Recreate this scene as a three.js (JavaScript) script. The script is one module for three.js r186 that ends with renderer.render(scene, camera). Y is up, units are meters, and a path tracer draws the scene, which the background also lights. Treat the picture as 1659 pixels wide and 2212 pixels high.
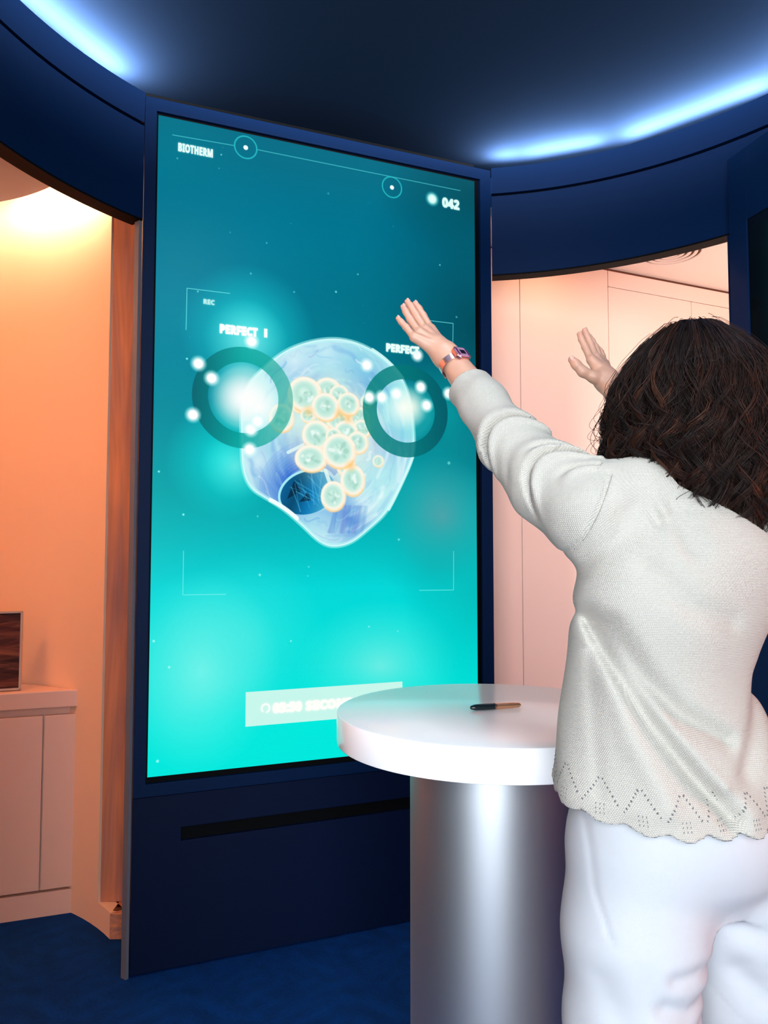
import * as THREE from 'three';
import { mergeGeometries } from 'three/addons/utils/BufferGeometryUtils.js';
import { RoundedBoxGeometry } from 'three/addons/geometries/RoundedBoxGeometry.js';
import { RectAreaLightUniformsLib } from 'three/addons/lights/RectAreaLightUniformsLib.js';
import { ImprovedNoise } from 'three/addons/math/ImprovedNoise.js';

// ---------------------------------------------------------------- camera, sky, exposure, large lights
RectAreaLightUniformsLib.init();
const V = (x, y, z) => new THREE.Vector3(x, y, z);
const scene = new THREE.Scene();
const renderer = new THREE.WebGLRenderer({ antialias: true });
renderer.toneMapping = THREE.LinearToneMapping;
renderer.toneMappingExposure = 1.0;
renderer.shadowMap.enabled = true;
const camera = new THREE.PerspectiveCamera(67.33, 1659 / 2212, 0.05, 60);
camera.position.set(0, 1.35, 0);
camera.rotation.set(Math.atan(93 / 1660), 0, 0);
scene.background = new THREE.Color().setRGB(1.6, 1.75, 2.0);       // overcast daylight outside the shop window

function areaLight(parent, color, intensity, w, h, pos, target) {
  const l = new THREE.RectAreaLight(color, intensity, w, h);
  l.position.copy(pos); parent.add(l); l.lookAt(target); l.castShadow = true;
  return l;
}
const lin = (r, g, b) => new THREE.Color().setRGB(r, g, b);
const DAY = 9.5;
areaLight(scene, lin(0.95, 1.0, 1.04), DAY, 2.9, 2.5, V(-0.3, 1.65, 2.12), V(-0.3, 1.65, 0));   // daylight through the shop window behind the visitor

// ---------------------------------------------------------------- helpers
function rng(seed) { let s = seed | 0; return () => { s = (s + 0x6d2b79f5) | 0; let t = Math.imul(s ^ (s >>> 15), 1 | s); t = (t + Math.imul(t ^ (t >>> 7), 61 | t)) ^ t; return ((t ^ (t >>> 14)) >>> 0) / 4294967296; }; }
const noise = new ImprovedNoise();
const clamp = (x, a, b) => Math.min(b, Math.max(a, x)), mix = (a, b, t) => a + (b - a) * t;
const sstep = (a, b, x) => { const t = clamp((x - a) / (b - a), 0, 1); return t * t * (3 - 2 * t); };
const std = (color, roughness, extra = {}) => new THREE.MeshPhysicalMaterial({ color, roughness, ...extra });
function mesh(name, geo, mat, parent = scene) {
  const m = new THREE.Mesh(geo, mat); m.name = name; m.castShadow = m.receiveShadow = true; parent.add(m); return m;
}
const tag = (o, label, category, group) => { o.userData.label = label; o.userData.category = category; if (group) o.userData.group = group; return o; };
const struct = (o, label) => { o.userData.kind = 'structure'; if (label) { o.userData.label = label; o.userData.category = o.name.split('_')[0]; } return o; };
function thing(name, label, category, pos, turn = 0, group) {
  const g = new THREE.Group(); g.name = name; scene.add(g); g.position.copy(pos); g.rotation.y = turn; return tag(g, label, category, group);
}
function box(w, h, d, x = 0, y = 0, z = 0, bevel = 0.002) {
  const g = bevel ? new RoundedBoxGeometry(w, h, d, 2, Math.min(bevel, w * 0.45, h * 0.45, d * 0.45)) : new THREE.BoxGeometry(w, h, d);
  return g.translate(x, y, z);
}
function clean(g) { const k = g.index ? g.toNonIndexed() : g; for (const n of Object.keys(k.attributes)) if (!['position', 'normal', 'uv'].includes(n)) k.deleteAttribute(n); return k; }
const merge = (list) => mergeGeometries(list.map(clean));
// A ring wall segment round (cx, cz): angles from the -z axis towards +x, radii r0..r1, heights y0..y1, uv in metres.
function arcWall(cx, cz, r0, r1, a0, a1, y0, y1, step = 2) {
  const n = Math.max(2, Math.ceil(Math.abs(a1 - a0) / step)), P = [], U = [];
  const at = (r, a, y) => [cx + r * Math.sin(a), y, cz - r * Math.cos(a)];
  const quad = (a, b, c, d, ua, ub, uc, ud) => { for (const [p, u] of [[a, ua], [b, ub], [c, uc], [a, ua], [c, uc], [d, ud]]) { P.push(...p); U.push(...u); } };
  for (let i = 0; i < n; i++) {
    const A = THREE.MathUtils.degToRad(mix(a0, a1, i / n)), B = THREE.MathUtils.degToRad(mix(a0, a1, (i + 1) / n)), s = A * r0, t = B * r0;
    quad(at(r0, A, y0), at(r0, B, y0), at(r0, B, y1), at(r0, A, y1), [s, y0], [t, y0], [t, y1], [s, y1]);
    quad(at(r1, B, y0), at(r1, A, y0), at(r1, A, y1), at(r1, B, y1), [t, y0], [s, y0], [s, y1], [t, y1]);
    quad(at(r0, A, y1), at(r0, B, y1), at(r1, B, y1), at(r1, A, y1), [s, 0], [t, 0], [t, r1 - r0], [s, r1 - r0]);
    quad(at(r1, A, y0), at(r1, B, y0), at(r0, B, y0), at(r0, A, y0), [s, r1 - r0], [t, r1 - r0], [t, 0], [s, 0]);
  }
  const A = THREE.MathUtils.degToRad(a0), B = THREE.MathUtils.degToRad(a1);
  quad(at(r1, A, y0), at(r0, A, y0), at(r0, A, y1), at(r1, A, y1), [0, y0], [r1 - r0, y0], [r1 - r0, y1], [0, y1]);
  quad(at(r0, B, y0), at(r1, B, y0), at(r1, B, y1), at(r0, B, y1), [0, y0], [r1 - r0, y0], [r1 - r0, y1], [0, y1]);
  const g = new THREE.BufferGeometry();
  g.setAttribute('position', new THREE.Float32BufferAttribute(P, 3)); g.setAttribute('uv', new THREE.Float32BufferAttribute(U, 2));
  g.computeVertexNormals();
  return smoothSides(g);
}
function smoothSides(g) {      // average normals of coincident vertices that nearly agree, so curved faces shade smoothly
  const p = g.attributes.position, n = g.attributes.normal, map = new Map();
  for (let i = 0; i < p.count; i++) { const k = [p.getX(i), p.getY(i), p.getZ(i)].map((v) => Math.round(v * 1e4)).join(); (map.get(k) ?? map.set(k, []).get(k)).push(i); }
  const out = new Float32Array(n.array.length), a = V(), b = V(), s = V();
  for (const list of map.values()) for (const i of list) {
    a.fromBufferAttribute(n, i); s.set(0, 0, 0);
    for (const j of list) { b.fromBufferAttribute(n, j); if (a.dot(b) > 0.8) s.add(b); }
    s.normalize(); out.set([s.x, s.y, s.z], i * 3);
  }
  g.setAttribute('normal', new THREE.BufferAttribute(out, 3)); return g;
}
// Flat polygon (list of [x, z]) extruded upwards from y0 to y1.
function slab(points, y0, y1, bevel = 0) {
  const s = new THREE.Shape(points.map(([x, z]) => new THREE.Vector2(x, -z)));
  const g = new THREE.ExtrudeGeometry(s, { depth: y1 - y0 - 2 * bevel, bevelEnabled: bevel > 0, bevelSize: bevel, bevelThickness: bevel, bevelOffset: -bevel, bevelSegments: 2 });
  return g.rotateX(-Math.PI / 2).translate(0, y0 + bevel, 0);
}
function dataTex(w, h, fn, srgb = false) {
  const d = new Uint8Array(w * h * 4);
  for (let y = 0; y < h; y++) for (let x = 0; x < w; x++) { const c = fn(x / w, y / h, x, y); const o = (y * w + x) * 4; for (let k = 0; k < 3; k++) d[o + k] = clamp(Math.round((Array.isArray(c) ? c[k] : c) * 255), 0, 255); d[o + 3] = 255; }
  const t = new THREE.DataTexture(d, w, h); t.wrapS = t.wrapT = THREE.RepeatWrapping; t.magFilter = THREE.LinearFilter; t.minFilter = THREE.LinearMipmapLinearFilter; t.generateMipmaps = true;
  if (srgb) t.colorSpace = THREE.SRGBColorSpace; t.needsUpdate = true; return t;
}
const rep = (t, x, y) => { const c = t.clone(); c.repeat.set(x, y); c.needsUpdate = true; return c; };
// tileable noise on the unit square
const tn = (u, v, f, seed = 0) => { const a = u * Math.PI * 2, b = v * Math.PI * 2, k = f / (Math.PI * 2); return noise.noise(Math.cos(a) * k + seed, Math.sin(a) * k + Math.cos(b) * k, Math.sin(b) * k + seed * 1.7); };

// ---------------------------------------------------------------- materials
const grainTex = dataTex(256, 256, (u, v) => 0.5 + 0.3 * tn(u, v, 60, 3) + 0.25 * tn(u, v, 130, 9));
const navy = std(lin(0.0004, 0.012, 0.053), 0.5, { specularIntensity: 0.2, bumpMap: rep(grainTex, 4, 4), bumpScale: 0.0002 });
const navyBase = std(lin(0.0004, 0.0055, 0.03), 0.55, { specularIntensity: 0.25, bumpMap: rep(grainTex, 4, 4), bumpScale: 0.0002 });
const black = std(lin(0.0015, 0.0018, 0.0025), 0.6, { specularIntensity: 0.15 });
const ceilingDark = std(lin(0.0085, 0.0165, 0.036), 1.0, { specularIntensity: 0 });
const peach = std(lin(0.87, 0.59, 0.42), 0.6, { bumpMap: rep(grainTex, 3, 3), bumpScale: 0.0002 });
const palePanel = std(lin(0.9, 0.74, 0.65), 0.5);
const cabinetMat = std(lin(0.78, 0.49, 0.38), 0.5);
const white = std(lin(0.93, 0.935, 0.95), 0.14, { specularIntensity: 1 });
const whiteEdge = std(lin(0.9, 0.9, 0.91), 0.3);
const hallMat = std(lin(0.035, 0.045, 0.075), 0.9, { specularIntensity: 0.2 });
const carpetTex = dataTex(256, 256, (u, v) => 0.5 + 0.35 * tn(u, v, 90, 5) + 0.3 * tn(u, v, 200, 2));
const carpetCol = dataTex(256, 256, (u, v) => { const k = 1 + 0.16 * tn(u, v, 10, 4) + 0.14 * tn(u, v, 70, 8); return [0.008 * k, 0.19 * k, 0.43 * k]; }, true);
const floorMat = std(0xffffff, 0.85, { specularIntensity: 0.15, map: carpetCol, bumpMap: rep(carpetTex, 3, 3), bumpScale: 0.0012 });
const steelTex = dataTex(512, 64, (u, v) => 0.5 + 0.35 * tn(u, v, 160, 6) + 0.12 * tn(u * 1, v * 1, 30, 1));
const steel = std(lin(0.62, 0.66, 0.69), 0.45, { metalness: 1, bumpMap: rep(steelTex, 3, 1), bumpScale: 0.00004 });

// ---------------------------------------------------------------- the round room (measured plan, metres)
const CX = 0.25, CZ = -1.72, RI = 1.335, RO = 1.395;             // centre and radii of the round wall
const LINTEL = 2.48, LEDGE = 2.92, CEIL = 2.992;
const KL = -52.6, KR = 7.9;                                      // kiosk between these angles
const rad = THREE.MathUtils.degToRad;
const ringAt = (r, deg, y = 0) => V(CX + r * Math.sin(rad(deg)), y, CZ - r * Math.cos(rad(deg)));
// floor
{
  const g = new THREE.BoxGeometry(6.8, 0.1, 7.6).translate(0.1, -0.05, -1.5), p = g.attributes.position, u = g.attributes.uv;
  for (let i = 0; i < p.count; i++) u.setXY(i, p.getX(i) * 2, p.getZ(i) * 2);
  struct(mesh('floor', g, floorMat), 'dark blue carpet floor');
}
// upper round wall (soffit), its thin groove and the ledge of the cove
struct(mesh('wall_upper', arcWall(CX, CZ, RI, RO, KR + 0.1, 360 + KL - 0.1, LINTEL, 2.802), navy), 'navy curved wall band above the openings');
struct(mesh('trim_3', arcWall(CX, CZ, RI + 0.001, RO - 0.001, KR + 0.1, 360 + KL - 0.1, LINTEL - 0.006, LINTEL), black), 'black underside edge of the curved wall band');
struct(mesh('trim_1', arcWall(CX, CZ, RI + 0.02, RO, KR + 0.1, 360 + KL - 0.1, 2.802, 2.814), black), 'thin black groove under the cove ledge');
struct(mesh('trim_2', merge([arcWall(CX, CZ, RI, RI + 0.02, KR + 0.1, 360 + KL - 0.1, 2.814, LEDGE), arcWall(CX, CZ, RI + 0.02, 1.56, KR + 0.1, 360 + KL - 0.1, 2.814, 2.84), arcWall(CX, CZ, 1.56, 1.58, KR - 4, 360 + KL + 4, 2.814, CEIL)]), navy), 'navy curved ledge of the ceiling cove');
struct(mesh('ceiling', new THREE.CylinderGeometry(1.6, 1.6, 0.06, 96).translate(CX, CEIL + 0.03, CZ), ceilingDark), 'near-black round ceiling');
// posts and lower wall pieces between the openings
struct(mesh('wall_post', arcWall(CX, CZ, RI + 0.005, RI + 0.03, KL - 0.55, KL - 0.1, 0, LINTEL - 0.007, 1), std(lin(0.12, 0.13, 0.16), 0.5)), 'narrow grey post beside the big screen');
struct(mesh('wall_right', merge([arcWall(CX, CZ, RI, RO, 45.9, 106, 0, LINTEL - 0.007)]), navy), 'navy curved wall right of the bright opening');
struct(mesh('wall_left', arcWall(CX, CZ, RI, RO, -148, -91, 0, LINTEL - 0.007), navy), 'navy curved wall left of the orange alcove');
// cove light: LED strips lying behind the ledge
{
  const g = thing('cove_light', 'blue-white light strips behind the ledge around the dark ceiling', 'light', ringAt(0, 0, 0));
  g.position.set(CX, 2.85, CZ);
  const glow = new THREE.MeshStandardMaterial({ color: 0x111111, emissive: lin(0.85, 0.92, 1.0), emissiveIntensity: 80 });
  const base = std(lin(0.5, 0.52, 0.55), 0.4, { metalness: 0.6 });
  const spans = [[8.6, 12.2], [13.6, 26.5], [30, 52], [54.5, 76], [79, 101], [104, 126], [129, 151], [154, 176], [179, 201], [204, 226], [229, 251], [254, 276], [279, 305.5]];
  for (const [a, b] of spans) {
    const geo = arcWall(0, 0, 1.382, 1.394, a, b, 0.064, 0.07, 3);
    const hold = mesh('strip_profile', arcWall(0, 0, 1.378, 1.398, a, b, -0.008, 0.064, 3), base, g);
    mesh('led_strip', geo, glow, hold);
    const m = rad((a + b) / 2), p = V(1.388 * Math.sin(m), 0.073, -1.388 * Math.cos(m));
    const l = new THREE.RectAreaLight(lin(0.9, 0.94, 1.0), 1350, rad(b - a) * 1.37, 0.014);
    l.position.copy(p); g.add(l); l.lookAt(g.position.x + p.x * 0.9, g.position.y + 0.19, g.position.z + p.z * 0.9); l.castShadow = true;
  }
}

// ---------------------------------------------------------------- hall around the round room (behind and beside the camera)
{
  const wallBox = (name, w, h, d, x, y, z, label) => struct(mesh(name, new THREE.BoxGeometry(w, h, d).translate(x, y, z), hallMat), label);
  wallBox('wall_hall_left', 0.1, 3.2, 7.6, -3.35, 1.6, -1.5, 'dark outer hall wall on the left');
  wallBox('wall_hall_right', 0.1, 3.2, 7.6, 3.55, 1.6, -1.5, 'dark outer hall wall on the right');
  wallBox('wall_hall_back', 6.8, 3.2, 0.1, 0.1, 1.6, -5.35, 'dark outer hall wall at the far end');
  struct(mesh('ceiling_hall', new THREE.BoxGeometry(6.9, 0.1, 7.7).translate(0.1, 3.2, -1.5), hallMat), 'dark hall ceiling');
  const s = new THREE.Shape([[-3.3, 0], [3.5, 0], [3.5, 3.2], [-3.3, 3.2]].map(([x, y]) => new THREE.Vector2(x, y)));
  s.holes.push(new THREE.Path([[-1.8, 0.35], [-1.8, 2.95], [1.2, 2.95], [1.2, 0.35]].map(([x, y]) => new THREE.Vector2(x, y))));
  struct(mesh('wall_front', new THREE.ExtrudeGeometry(s, { depth: 0.1, bevelEnabled: false }).translate(0, 0, 2.2), hallMat), 'shop front wall behind the camera');
  const w = struct(mesh('window_1', merge([box(3.0, 0.05, 0.08, -0.3, 0.375, 2.25), box(3.0, 0.05, 0.08, -0.3, 2.925, 2.25), box(0.05, 2.6, 0.08, -1.775, 1.65, 2.25), box(0.05, 2.6, 0.08, 1.175, 1.65, 2.25)]), black), 'shop window frame');
  mesh('pane', new THREE.BoxGeometry(2.9, 2.5, 0.008).translate(-0.3, 1.65, 2.25), std(0xffffff, 0.0, { transmission: 1, thickness: 0, ior: 1.5 }), w);
}

// ---------------------------------------------------------------- big screen kiosk
const KA = V(-0.811, 0, -2.53), KTURN = Math.atan2(0.381, 0.925);   // left end of the kiosk face and its turn
function screenCanvas() {
  const W = 1138, H = 2048, c = document.createElement('canvas'); c.width = W; c.height = H;
  const x = c.getContext('2d'), R = rng(41);
  const vert = (stops, a = 1) => { const g = x.createLinearGradient(0, 0, 0, H); for (const [t, col] of stops) g.addColorStop(t, col); x.globalAlpha = a; x.fillStyle = g; x.fillRect(0, 0, W, H); x.globalAlpha = 1; };
  vert([[0, '#006e86'], [0.12, '#007490'], [0.25, '#007a94'], [0.34, '#007f94'], [0.45, '#008c9c'], [0.58, '#00a6ac'], [0.66, '#00bec1'], [0.73, '#00d8d8'], [0.82, '#00e0da'], [1, '#00e9dd']]);
  const blob = (cx, cy, r, col, a0 = 1, sy = 1, mid = 0.5) => {
    x.save(); x.translate(cx, cy); x.scale(1, sy); const g = x.createRadialGradient(0, 0, 0, 0, 0, r);
    g.addColorStop(0, `rgba(${col},${a0})`); g.addColorStop(mid, `rgba(${col},${a0 * 0.45})`); g.addColorStop(1, `rgba(${col},0)`); x.fillStyle = g; x.fillRect(-r, -r, 2 * r, 2 * r); x.restore();
  };
  blob(1138, 560, 520, '0,60,72', 0.75, 1.3); blob(1138, 60, 400, '0,72,84', 0.7, 0.7); blob(60, 640, 300, '0,150,178', 0.45, 1.3); blob(40, 120, 300, '0,128,150', 0.5);
  blob(620, 480, 330, '0,112,132', 0.6); blob(600, 330, 420, '0,120,148', 0.35, 0.5); blob(300, 400, 300, '0,132,160', 0.4);
  blob(160, 1740, 250, '120,245,235', 0.95, 1.25, 0.6); blob(300, 1640, 260, '80,235,228', 0.6); blob(760, 1760, 300, '130,240,230', 0.8, 0.75); blob(930, 1250, 270, '0,176,178', 0.6);
  blob(1000, 1250, 200, '100,160,168', 0.85, 1.1); blob(960, 1420, 180, '0,180,182', 0.5); blob(1138, 1500, 300, '0,170,170', 0.6, 1.4); blob(560, 1920, 500, '0,236,222', 0.6, 0.35);
  // glow round the left and right targets
  blob(296, 660, 225, '20,216,222', 1, 1.0, 0.5); blob(290, 690, 140, '150,240,238', 0.75); blob(225, 1080, 190, '0,226,222', 0.95, 1.0, 0.5); blob(255, 1100, 110, '120,238,232', 0.75); blob(1010, 870, 200, '0,190,190', 0.5);
  // specks
  for (const [sx, sy, r, a] of [[95, 1257, 3.5, 0.9], [19, 1126, 3.5, 0.8], [99, 767, 3.5, 0.8], [300, 466, 3.2, 0.5], [447, 508, 3, 0.5], [595, 488, 4, 0.6], [675, 416, 3.2, 0.5], [352, 356, 3, 0.4], [199, 88, 3, 0.6], [192, 135, 2.5, 0.3], [444, 1661, 3, 0.8],
    [330, 1258, 3, 0.5], [339, 1446, 4, 0.7], [503, 1421, 3, 0.5], [718, 1624, 3, 0.8], [829, 1329, 4, 0.6], [1026, 1054, 6, 0.5], [12, 1643, 4, 0.9], [59, 1724, 4, 0.9], [29, 2003, 4.5, 0.9], [500, 1451, 3, 0.4], [825, 1643, 3, 0.6], [566, 150, 4, 0.25], [993, 337, 3.5, 0.5], [231, 340, 2.5, 0.3], [130, 548, 3, 0.6], [1060, 520, 4, 0.4], [60, 128, 3, 0.4]]) {
    x.fillStyle = `rgba(150,250,245,${a})`; x.beginPath(); x.arc(sx, sy, r, 0, 7); x.fill();
  }
  for (let i = 0; i < 60; i++) { x.fillStyle = `rgba(120,240,240,${0.1 + 0.25 * R()})`; x.beginPath(); x.arc(R() * W, R() * H, 0.8 + R() * 1.4, 0, 7); x.fill(); }
  // hairlines, circles, brackets
  x.strokeStyle = 'rgba(90,210,215,0.7)'; x.lineWidth = 3; x.beginPath(); x.moveTo(43, 55); x.lineTo(240, 49); x.moveTo(318, 47); x.lineTo(1079, 46); x.stroke();
  for (const [cx, cy] of [[279, 47], [804, 84]]) { x.strokeStyle = 'rgba(40,190,200,0.85)'; x.lineWidth = 5; x.beginPath(); x.arc(cx, cy, 37, 0, 7); x.stroke(); x.fillStyle = '#f4fffb'; x.beginPath(); x.arc(cx, cy + 1, 8, 0, 7); x.fill(); }
  x.strokeStyle = 'rgba(130,240,240,0.75)'; x.lineWidth = 2.5;
  for (const pts of [[[95, 676], [96, 542], [233, 541]], [[937, 546], [1046, 545], [1044, 640]], [[97, 1369], [97, 1505], [231, 1506]], [[1043, 1368], [1042, 1506], [907, 1505]]]) { x.beginPath(); x.moveTo(...pts[0]); x.lineTo(...pts[1]); x.lineTo(...pts[2]); x.stroke(); }
  // the living cell
  const cell = [[394, 729], [448, 693], [527, 662], [609, 648], [692, 660], [777, 699], [847, 766], [874, 845], [889, 958], [885, 1039], [838, 1137], [786, 1234], [710, 1298], [652, 1342], [587, 1356], [538, 1338], [483, 1286], [421, 1234], [359, 1198], [307, 1170], [281, 1112], [276, 1024], [274, 905], [296, 829], [341, 780]];
  const path = (pts) => { x.beginPath(); const n = pts.length; for (let i = 0; i <= n; i++) { const a = pts[i % n], b = pts[(i + 1) % n], mx = (a[0] + b[0]) / 2, my = (a[1] + b[1]) / 2; i ? x.quadraticCurveTo(a[0], a[1], mx, my) : x.moveTo(mx, my); } x.closePath(); };
  x.save(); path(cell); x.clip();
  const cg = x.createLinearGradient(300, 650, 820, 1350); cg.addColorStop(0, '#c8f2f4'); cg.addColorStop(0.3, '#a4e4ec'); cg.addColorStop(0.55, '#c4f2f4'); cg.addColorStop(0.8, '#9adbec'); cg.addColorStop(1, '#ccf4f4');
  x.fillStyle = cg; x.fillRect(250, 620, 660, 760);
  blob(470, 780, 120, '104,156,222', 0.55); blob(720, 800, 130, '70,150,215', 0.65); blob(600, 720, 140, '120,190,232', 0.6); blob(440, 1130, 190, '70,120,214', 0.9); blob(640, 1260, 130, '84,128,214', 0.8); blob(780, 980, 130, '150,180,228', 0.6);
  blob(330, 900, 150, '225,250,252', 0.9); blob(560, 700, 120, '226,250,252', 0.6); blob(450, 740, 90, '235,252,255', 0.7); blob(800, 1180, 140, '205,248,244', 0.85); blob(330, 1080, 90, '220,245,250', 0.8); blob(700, 1210, 70, '235,255,252', 0.9); blob(560, 1320, 110, '200,240,246', 0.8);
  const layer = () => { const k = document.createElement('canvas'); k.width = W; k.height = H; return k; };
  for (const [count, soft, wide] of [[190, 3.2, 18], [110, 1.3, 8]]) {     // flowing filaments inside the membrane
    const k = layer(), y = k.getContext('2d'); y.lineCap = 'round';
    for (let i = 0; i < count; i++) {
      const a = R() * 6.283, r = 120 + R() * 215, da = (R() < 0.5 ? 1 : -1) * (0.12 + 0.4 * R()), col = [['246,255,255', 0.6], ['214,246,250', 0.6], ['84,150,222', 0.34], ['130,196,236', 0.45], ['140,140,222', 0.22], ['176,246,240', 0.5]][Math.floor(R() * 6)];
      const at = (q, m) => [575 + Math.cos(q) * r * 0.9 * m, 1000 + Math.sin(q) * r * 1.05 * m], wob = 0.88 + 0.24 * R();
      y.strokeStyle = `rgba(${col[0]},${col[1] * (0.4 + 0.6 * R())})`; y.lineWidth = 2 + R() * R() * wide; y.beginPath(); y.moveTo(...at(a, 1)); y.bezierCurveTo(...at(a + da * 0.3, wob), ...at(a + da * 0.7, 2 - wob), ...at(a + da, 0.94 + 0.12 * R())); y.stroke();
    }
    x.filter = `blur(${soft}px)`; x.drawImage(k, 0, 0); x.filter = 'none';
  }
  // hollow with its rim
  x.save(); x.translate(498, 1170); x.rotate(-0.35);
  for (let i = 0; i < 9; i++) { x.strokeStyle = `rgba(${30 + 10 * i},${90 + 8 * i},${200 + 4 * i},${0.5 - 0.035 * i})`; x.lineWidth = 9; x.beginPath(); x.ellipse(10, -8 - 2 * i, 100 + 8 * i, 72 + 8 * i, 0, Math.PI * 0.85, Math.PI * 1.95); x.stroke(); }
  const hg = x.createLinearGradient(-90, -60, 70, 70); hg.addColorStop(0, '#0a6cae'); hg.addColorStop(0.35, '#024a70'); hg.addColorStop(0.6, '#0a78b4'); hg.addColorStop(1, '#5cc0dc'); x.fillStyle = hg; x.beginPath(); x.ellipse(0, 6, 100, 70, 0, 0, 7); x.fill();
  x.fillStyle = 'rgba(2,40,66,0.85)'; x.beginPath(); x.moveTo(-76, 4); x.lineTo(-34, -44); x.lineTo(-20, -6); x.closePath(); x.fill(); x.beginPath(); x.moveTo(-40, 26); x.lineTo(0, 2); x.lineTo(2, 34); x.closePath(); x.fill();
  for (let i = 0; i < 14; i++) { x.strokeStyle = `rgba(90,190,230,${0.2 + 0.3 * R()})`; x.lineWidth = 2 + 3 * R(); x.beginPath(); x.moveTo(-80 + 150 * R(), -50 + 40 * R()); x.lineTo(-60 + 150 * R(), 20 + 50 * R()); x.stroke(); }
  x.strokeStyle = 'rgba(170,240,248,0.95)'; x.lineWidth = 8; x.beginPath(); x.ellipse(0, 6, 102, 72, 0, Math.PI * 0.8, Math.PI * 1.75); x.stroke(); x.restore();
  for (let i = 0; i < 26; i++) { x.strokeStyle = `rgba(${60 + 60 * R()},${110 + 50 * R()},210,0.16)`; x.lineWidth = 5 + 9 * R(); const sx = 590 + 130 * R(); x.beginPath(); x.moveTo(sx, 1215); x.quadraticCurveTo(sx - 6, 1260, sx - 30 + 20 * R(), 1310); x.stroke(); }
  x.restore();
  // membrane rim
  path(cell); x.strokeStyle = 'rgba(190,252,250,0.55)'; x.lineWidth = 16; x.stroke(); path(cell); x.strokeStyle = 'rgba(225,255,255,0.8)'; x.lineWidth = 5; x.stroke();
  x.lineCap = 'round'; x.strokeStyle = 'rgba(245,255,255,0.95)'; x.lineWidth = 14; x.beginPath(); x.moveTo(372, 1204); x.quadraticCurveTo(420, 1226, 462, 1262); x.stroke();
  x.strokeStyle = 'rgba(220,255,252,0.8)'; x.lineWidth = 9; x.beginPath(); x.moveTo(730, 672); x.quadraticCurveTo(800, 706, 846, 762); x.stroke(); x.beginPath(); x.moveTo(884, 1040); x.quadraticCurveTo(850, 1120, 792, 1226); x.stroke();
  // droplets
  const main = x, drops = layer();
  const ball = (cx, cy, r, sy = 1) => {
    const x = drops.getContext('2d'); x.save(); x.translate(cx, cy); x.scale(1, sy); const g = x.createRadialGradient(-r * 0.1, -r * 0.15, r * 0.1, 0, 0, r);
    g.addColorStop(0, '#d6f6ea'); g.addColorStop(0.35, '#b9e6d8'); g.addColorStop(0.6, '#cdf0e2'); g.addColorStop(0.76, '#fbf6e6'); g.addColorStop(0.9, '#ffecd2'); g.addColorStop(1, 'rgba(255,222,180,0.7)'); x.fillStyle = g; x.beginPath(); x.arc(0, 0, r, 0, 7); x.fill();
    for (let i = 0; i < 9; i++) { const a = R() * 6.28, q = R() * r * 0.55; x.fillStyle = ['rgba(245,255,250,0.7)', 'rgba(150,206,190,0.4)', 'rgba(160,208,190,0.6)'][i % 3]; x.beginPath(); x.ellipse(Math.cos(a) * q, Math.sin(a) * q, r * (0.08 + 0.14 * R()), r * (0.06 + 0.1 * R()), a, 0, 7); x.fill(); }
    x.strokeStyle = 'rgba(255,206,130,0.6)'; x.lineWidth = r * 0.1; x.beginPath(); x.arc(0, 0, r * 0.93, 0.5, 2.2); x.stroke(); x.strokeStyle = 'rgba(255,250,236,0.9)'; x.lineWidth = r * 0.1; x.beginPath(); x.arc(0, 0, r * 0.92, 2.6, 5.9); x.stroke(); x.restore();
  };
  x.strokeStyle = 'rgba(215,246,250,0.9)'; x.lineWidth = 13; x.beginPath(); x.moveTo(560, 1100); x.lineTo(582, 1160); x.stroke(); x.lineWidth = 11; x.beginPath(); x.moveTo(430, 1046); x.lineTo(482, 1018); x.stroke();
  blob(590, 960, 210, '255,246,226', 0.85, 1.1, 0.6);
  for (const [a, b, r, sy] of [[568, 837, 52], [609, 842, 36], [465, 891, 24], [408, 935, 44, 1.12], [488, 851, 62], [545, 940, 34], [601, 928, 40], [684, 915, 38], [642, 872, 42], [692, 954, 34], [709, 857, 24], [497, 920, 26], [560, 888, 50], [634, 973, 46], [676, 1002, 40], [529, 985, 52], [590, 985, 30], [510, 1064, 58, 0.82], [635, 1086, 36], [659, 1132, 46, 1.2], [610, 1034, 62], [752, 1061, 22], [589, 1187, 46, 1.15]]) ball(a, b, r, sy);
  main.filter = 'blur(1.6px)'; main.drawImage(drops, 0, 0); main.filter = 'none';
  for (const [a, b] of [[500, 905], [610, 905], [650, 1082], [640, 918]]) blob(a, b, 26, '255,186,90', 0.6);
  // dark translucent target rings
  const ring = (cx, cy, r0, r1) => { const g = x.createLinearGradient(cx - r1, cy, cx + r1, cy); g.addColorStop(0, cx < 500 ? 'rgba(0,96,106,0.88)' : 'rgba(0,128,116,0.8)'); g.addColorStop(0.5, cx < 500 ? 'rgba(0,162,154,0.8)' : 'rgba(0,118,118,0.8)'); g.addColorStop(1, cx < 500 ? 'rgba(50,170,150,0.6)' : 'rgba(0,84,98,0.88)'); x.fillStyle = g; x.beginPath(); x.arc(cx, cy, r1, 0, 2 * Math.PI); x.closePath(); x.moveTo(cx + r0, cy); x.arc(cx, cy, r0, 0, 2 * Math.PI, true); x.closePath(); x.fill('evenodd'); };
  blob(281, 876, 118, '190,250,246', 0.75, 1, 0.8); blob(858, 878, 116, '80,225,220', 0.45, 1, 0.8);
  ring(281, 876, 115, 165); ring(858, 878, 112, 164);
  blob(292, 876, 110, '255,255,252', 1, 1, 0.55); blob(272, 880, 80, '255,255,255', 0.9); blob(330, 905, 70, '255,255,252', 0.9); blob(850, 868, 86, '255,255,250', 1, 1, 0.55); blob(880, 862, 70, '250,255,240', 0.8);
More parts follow.
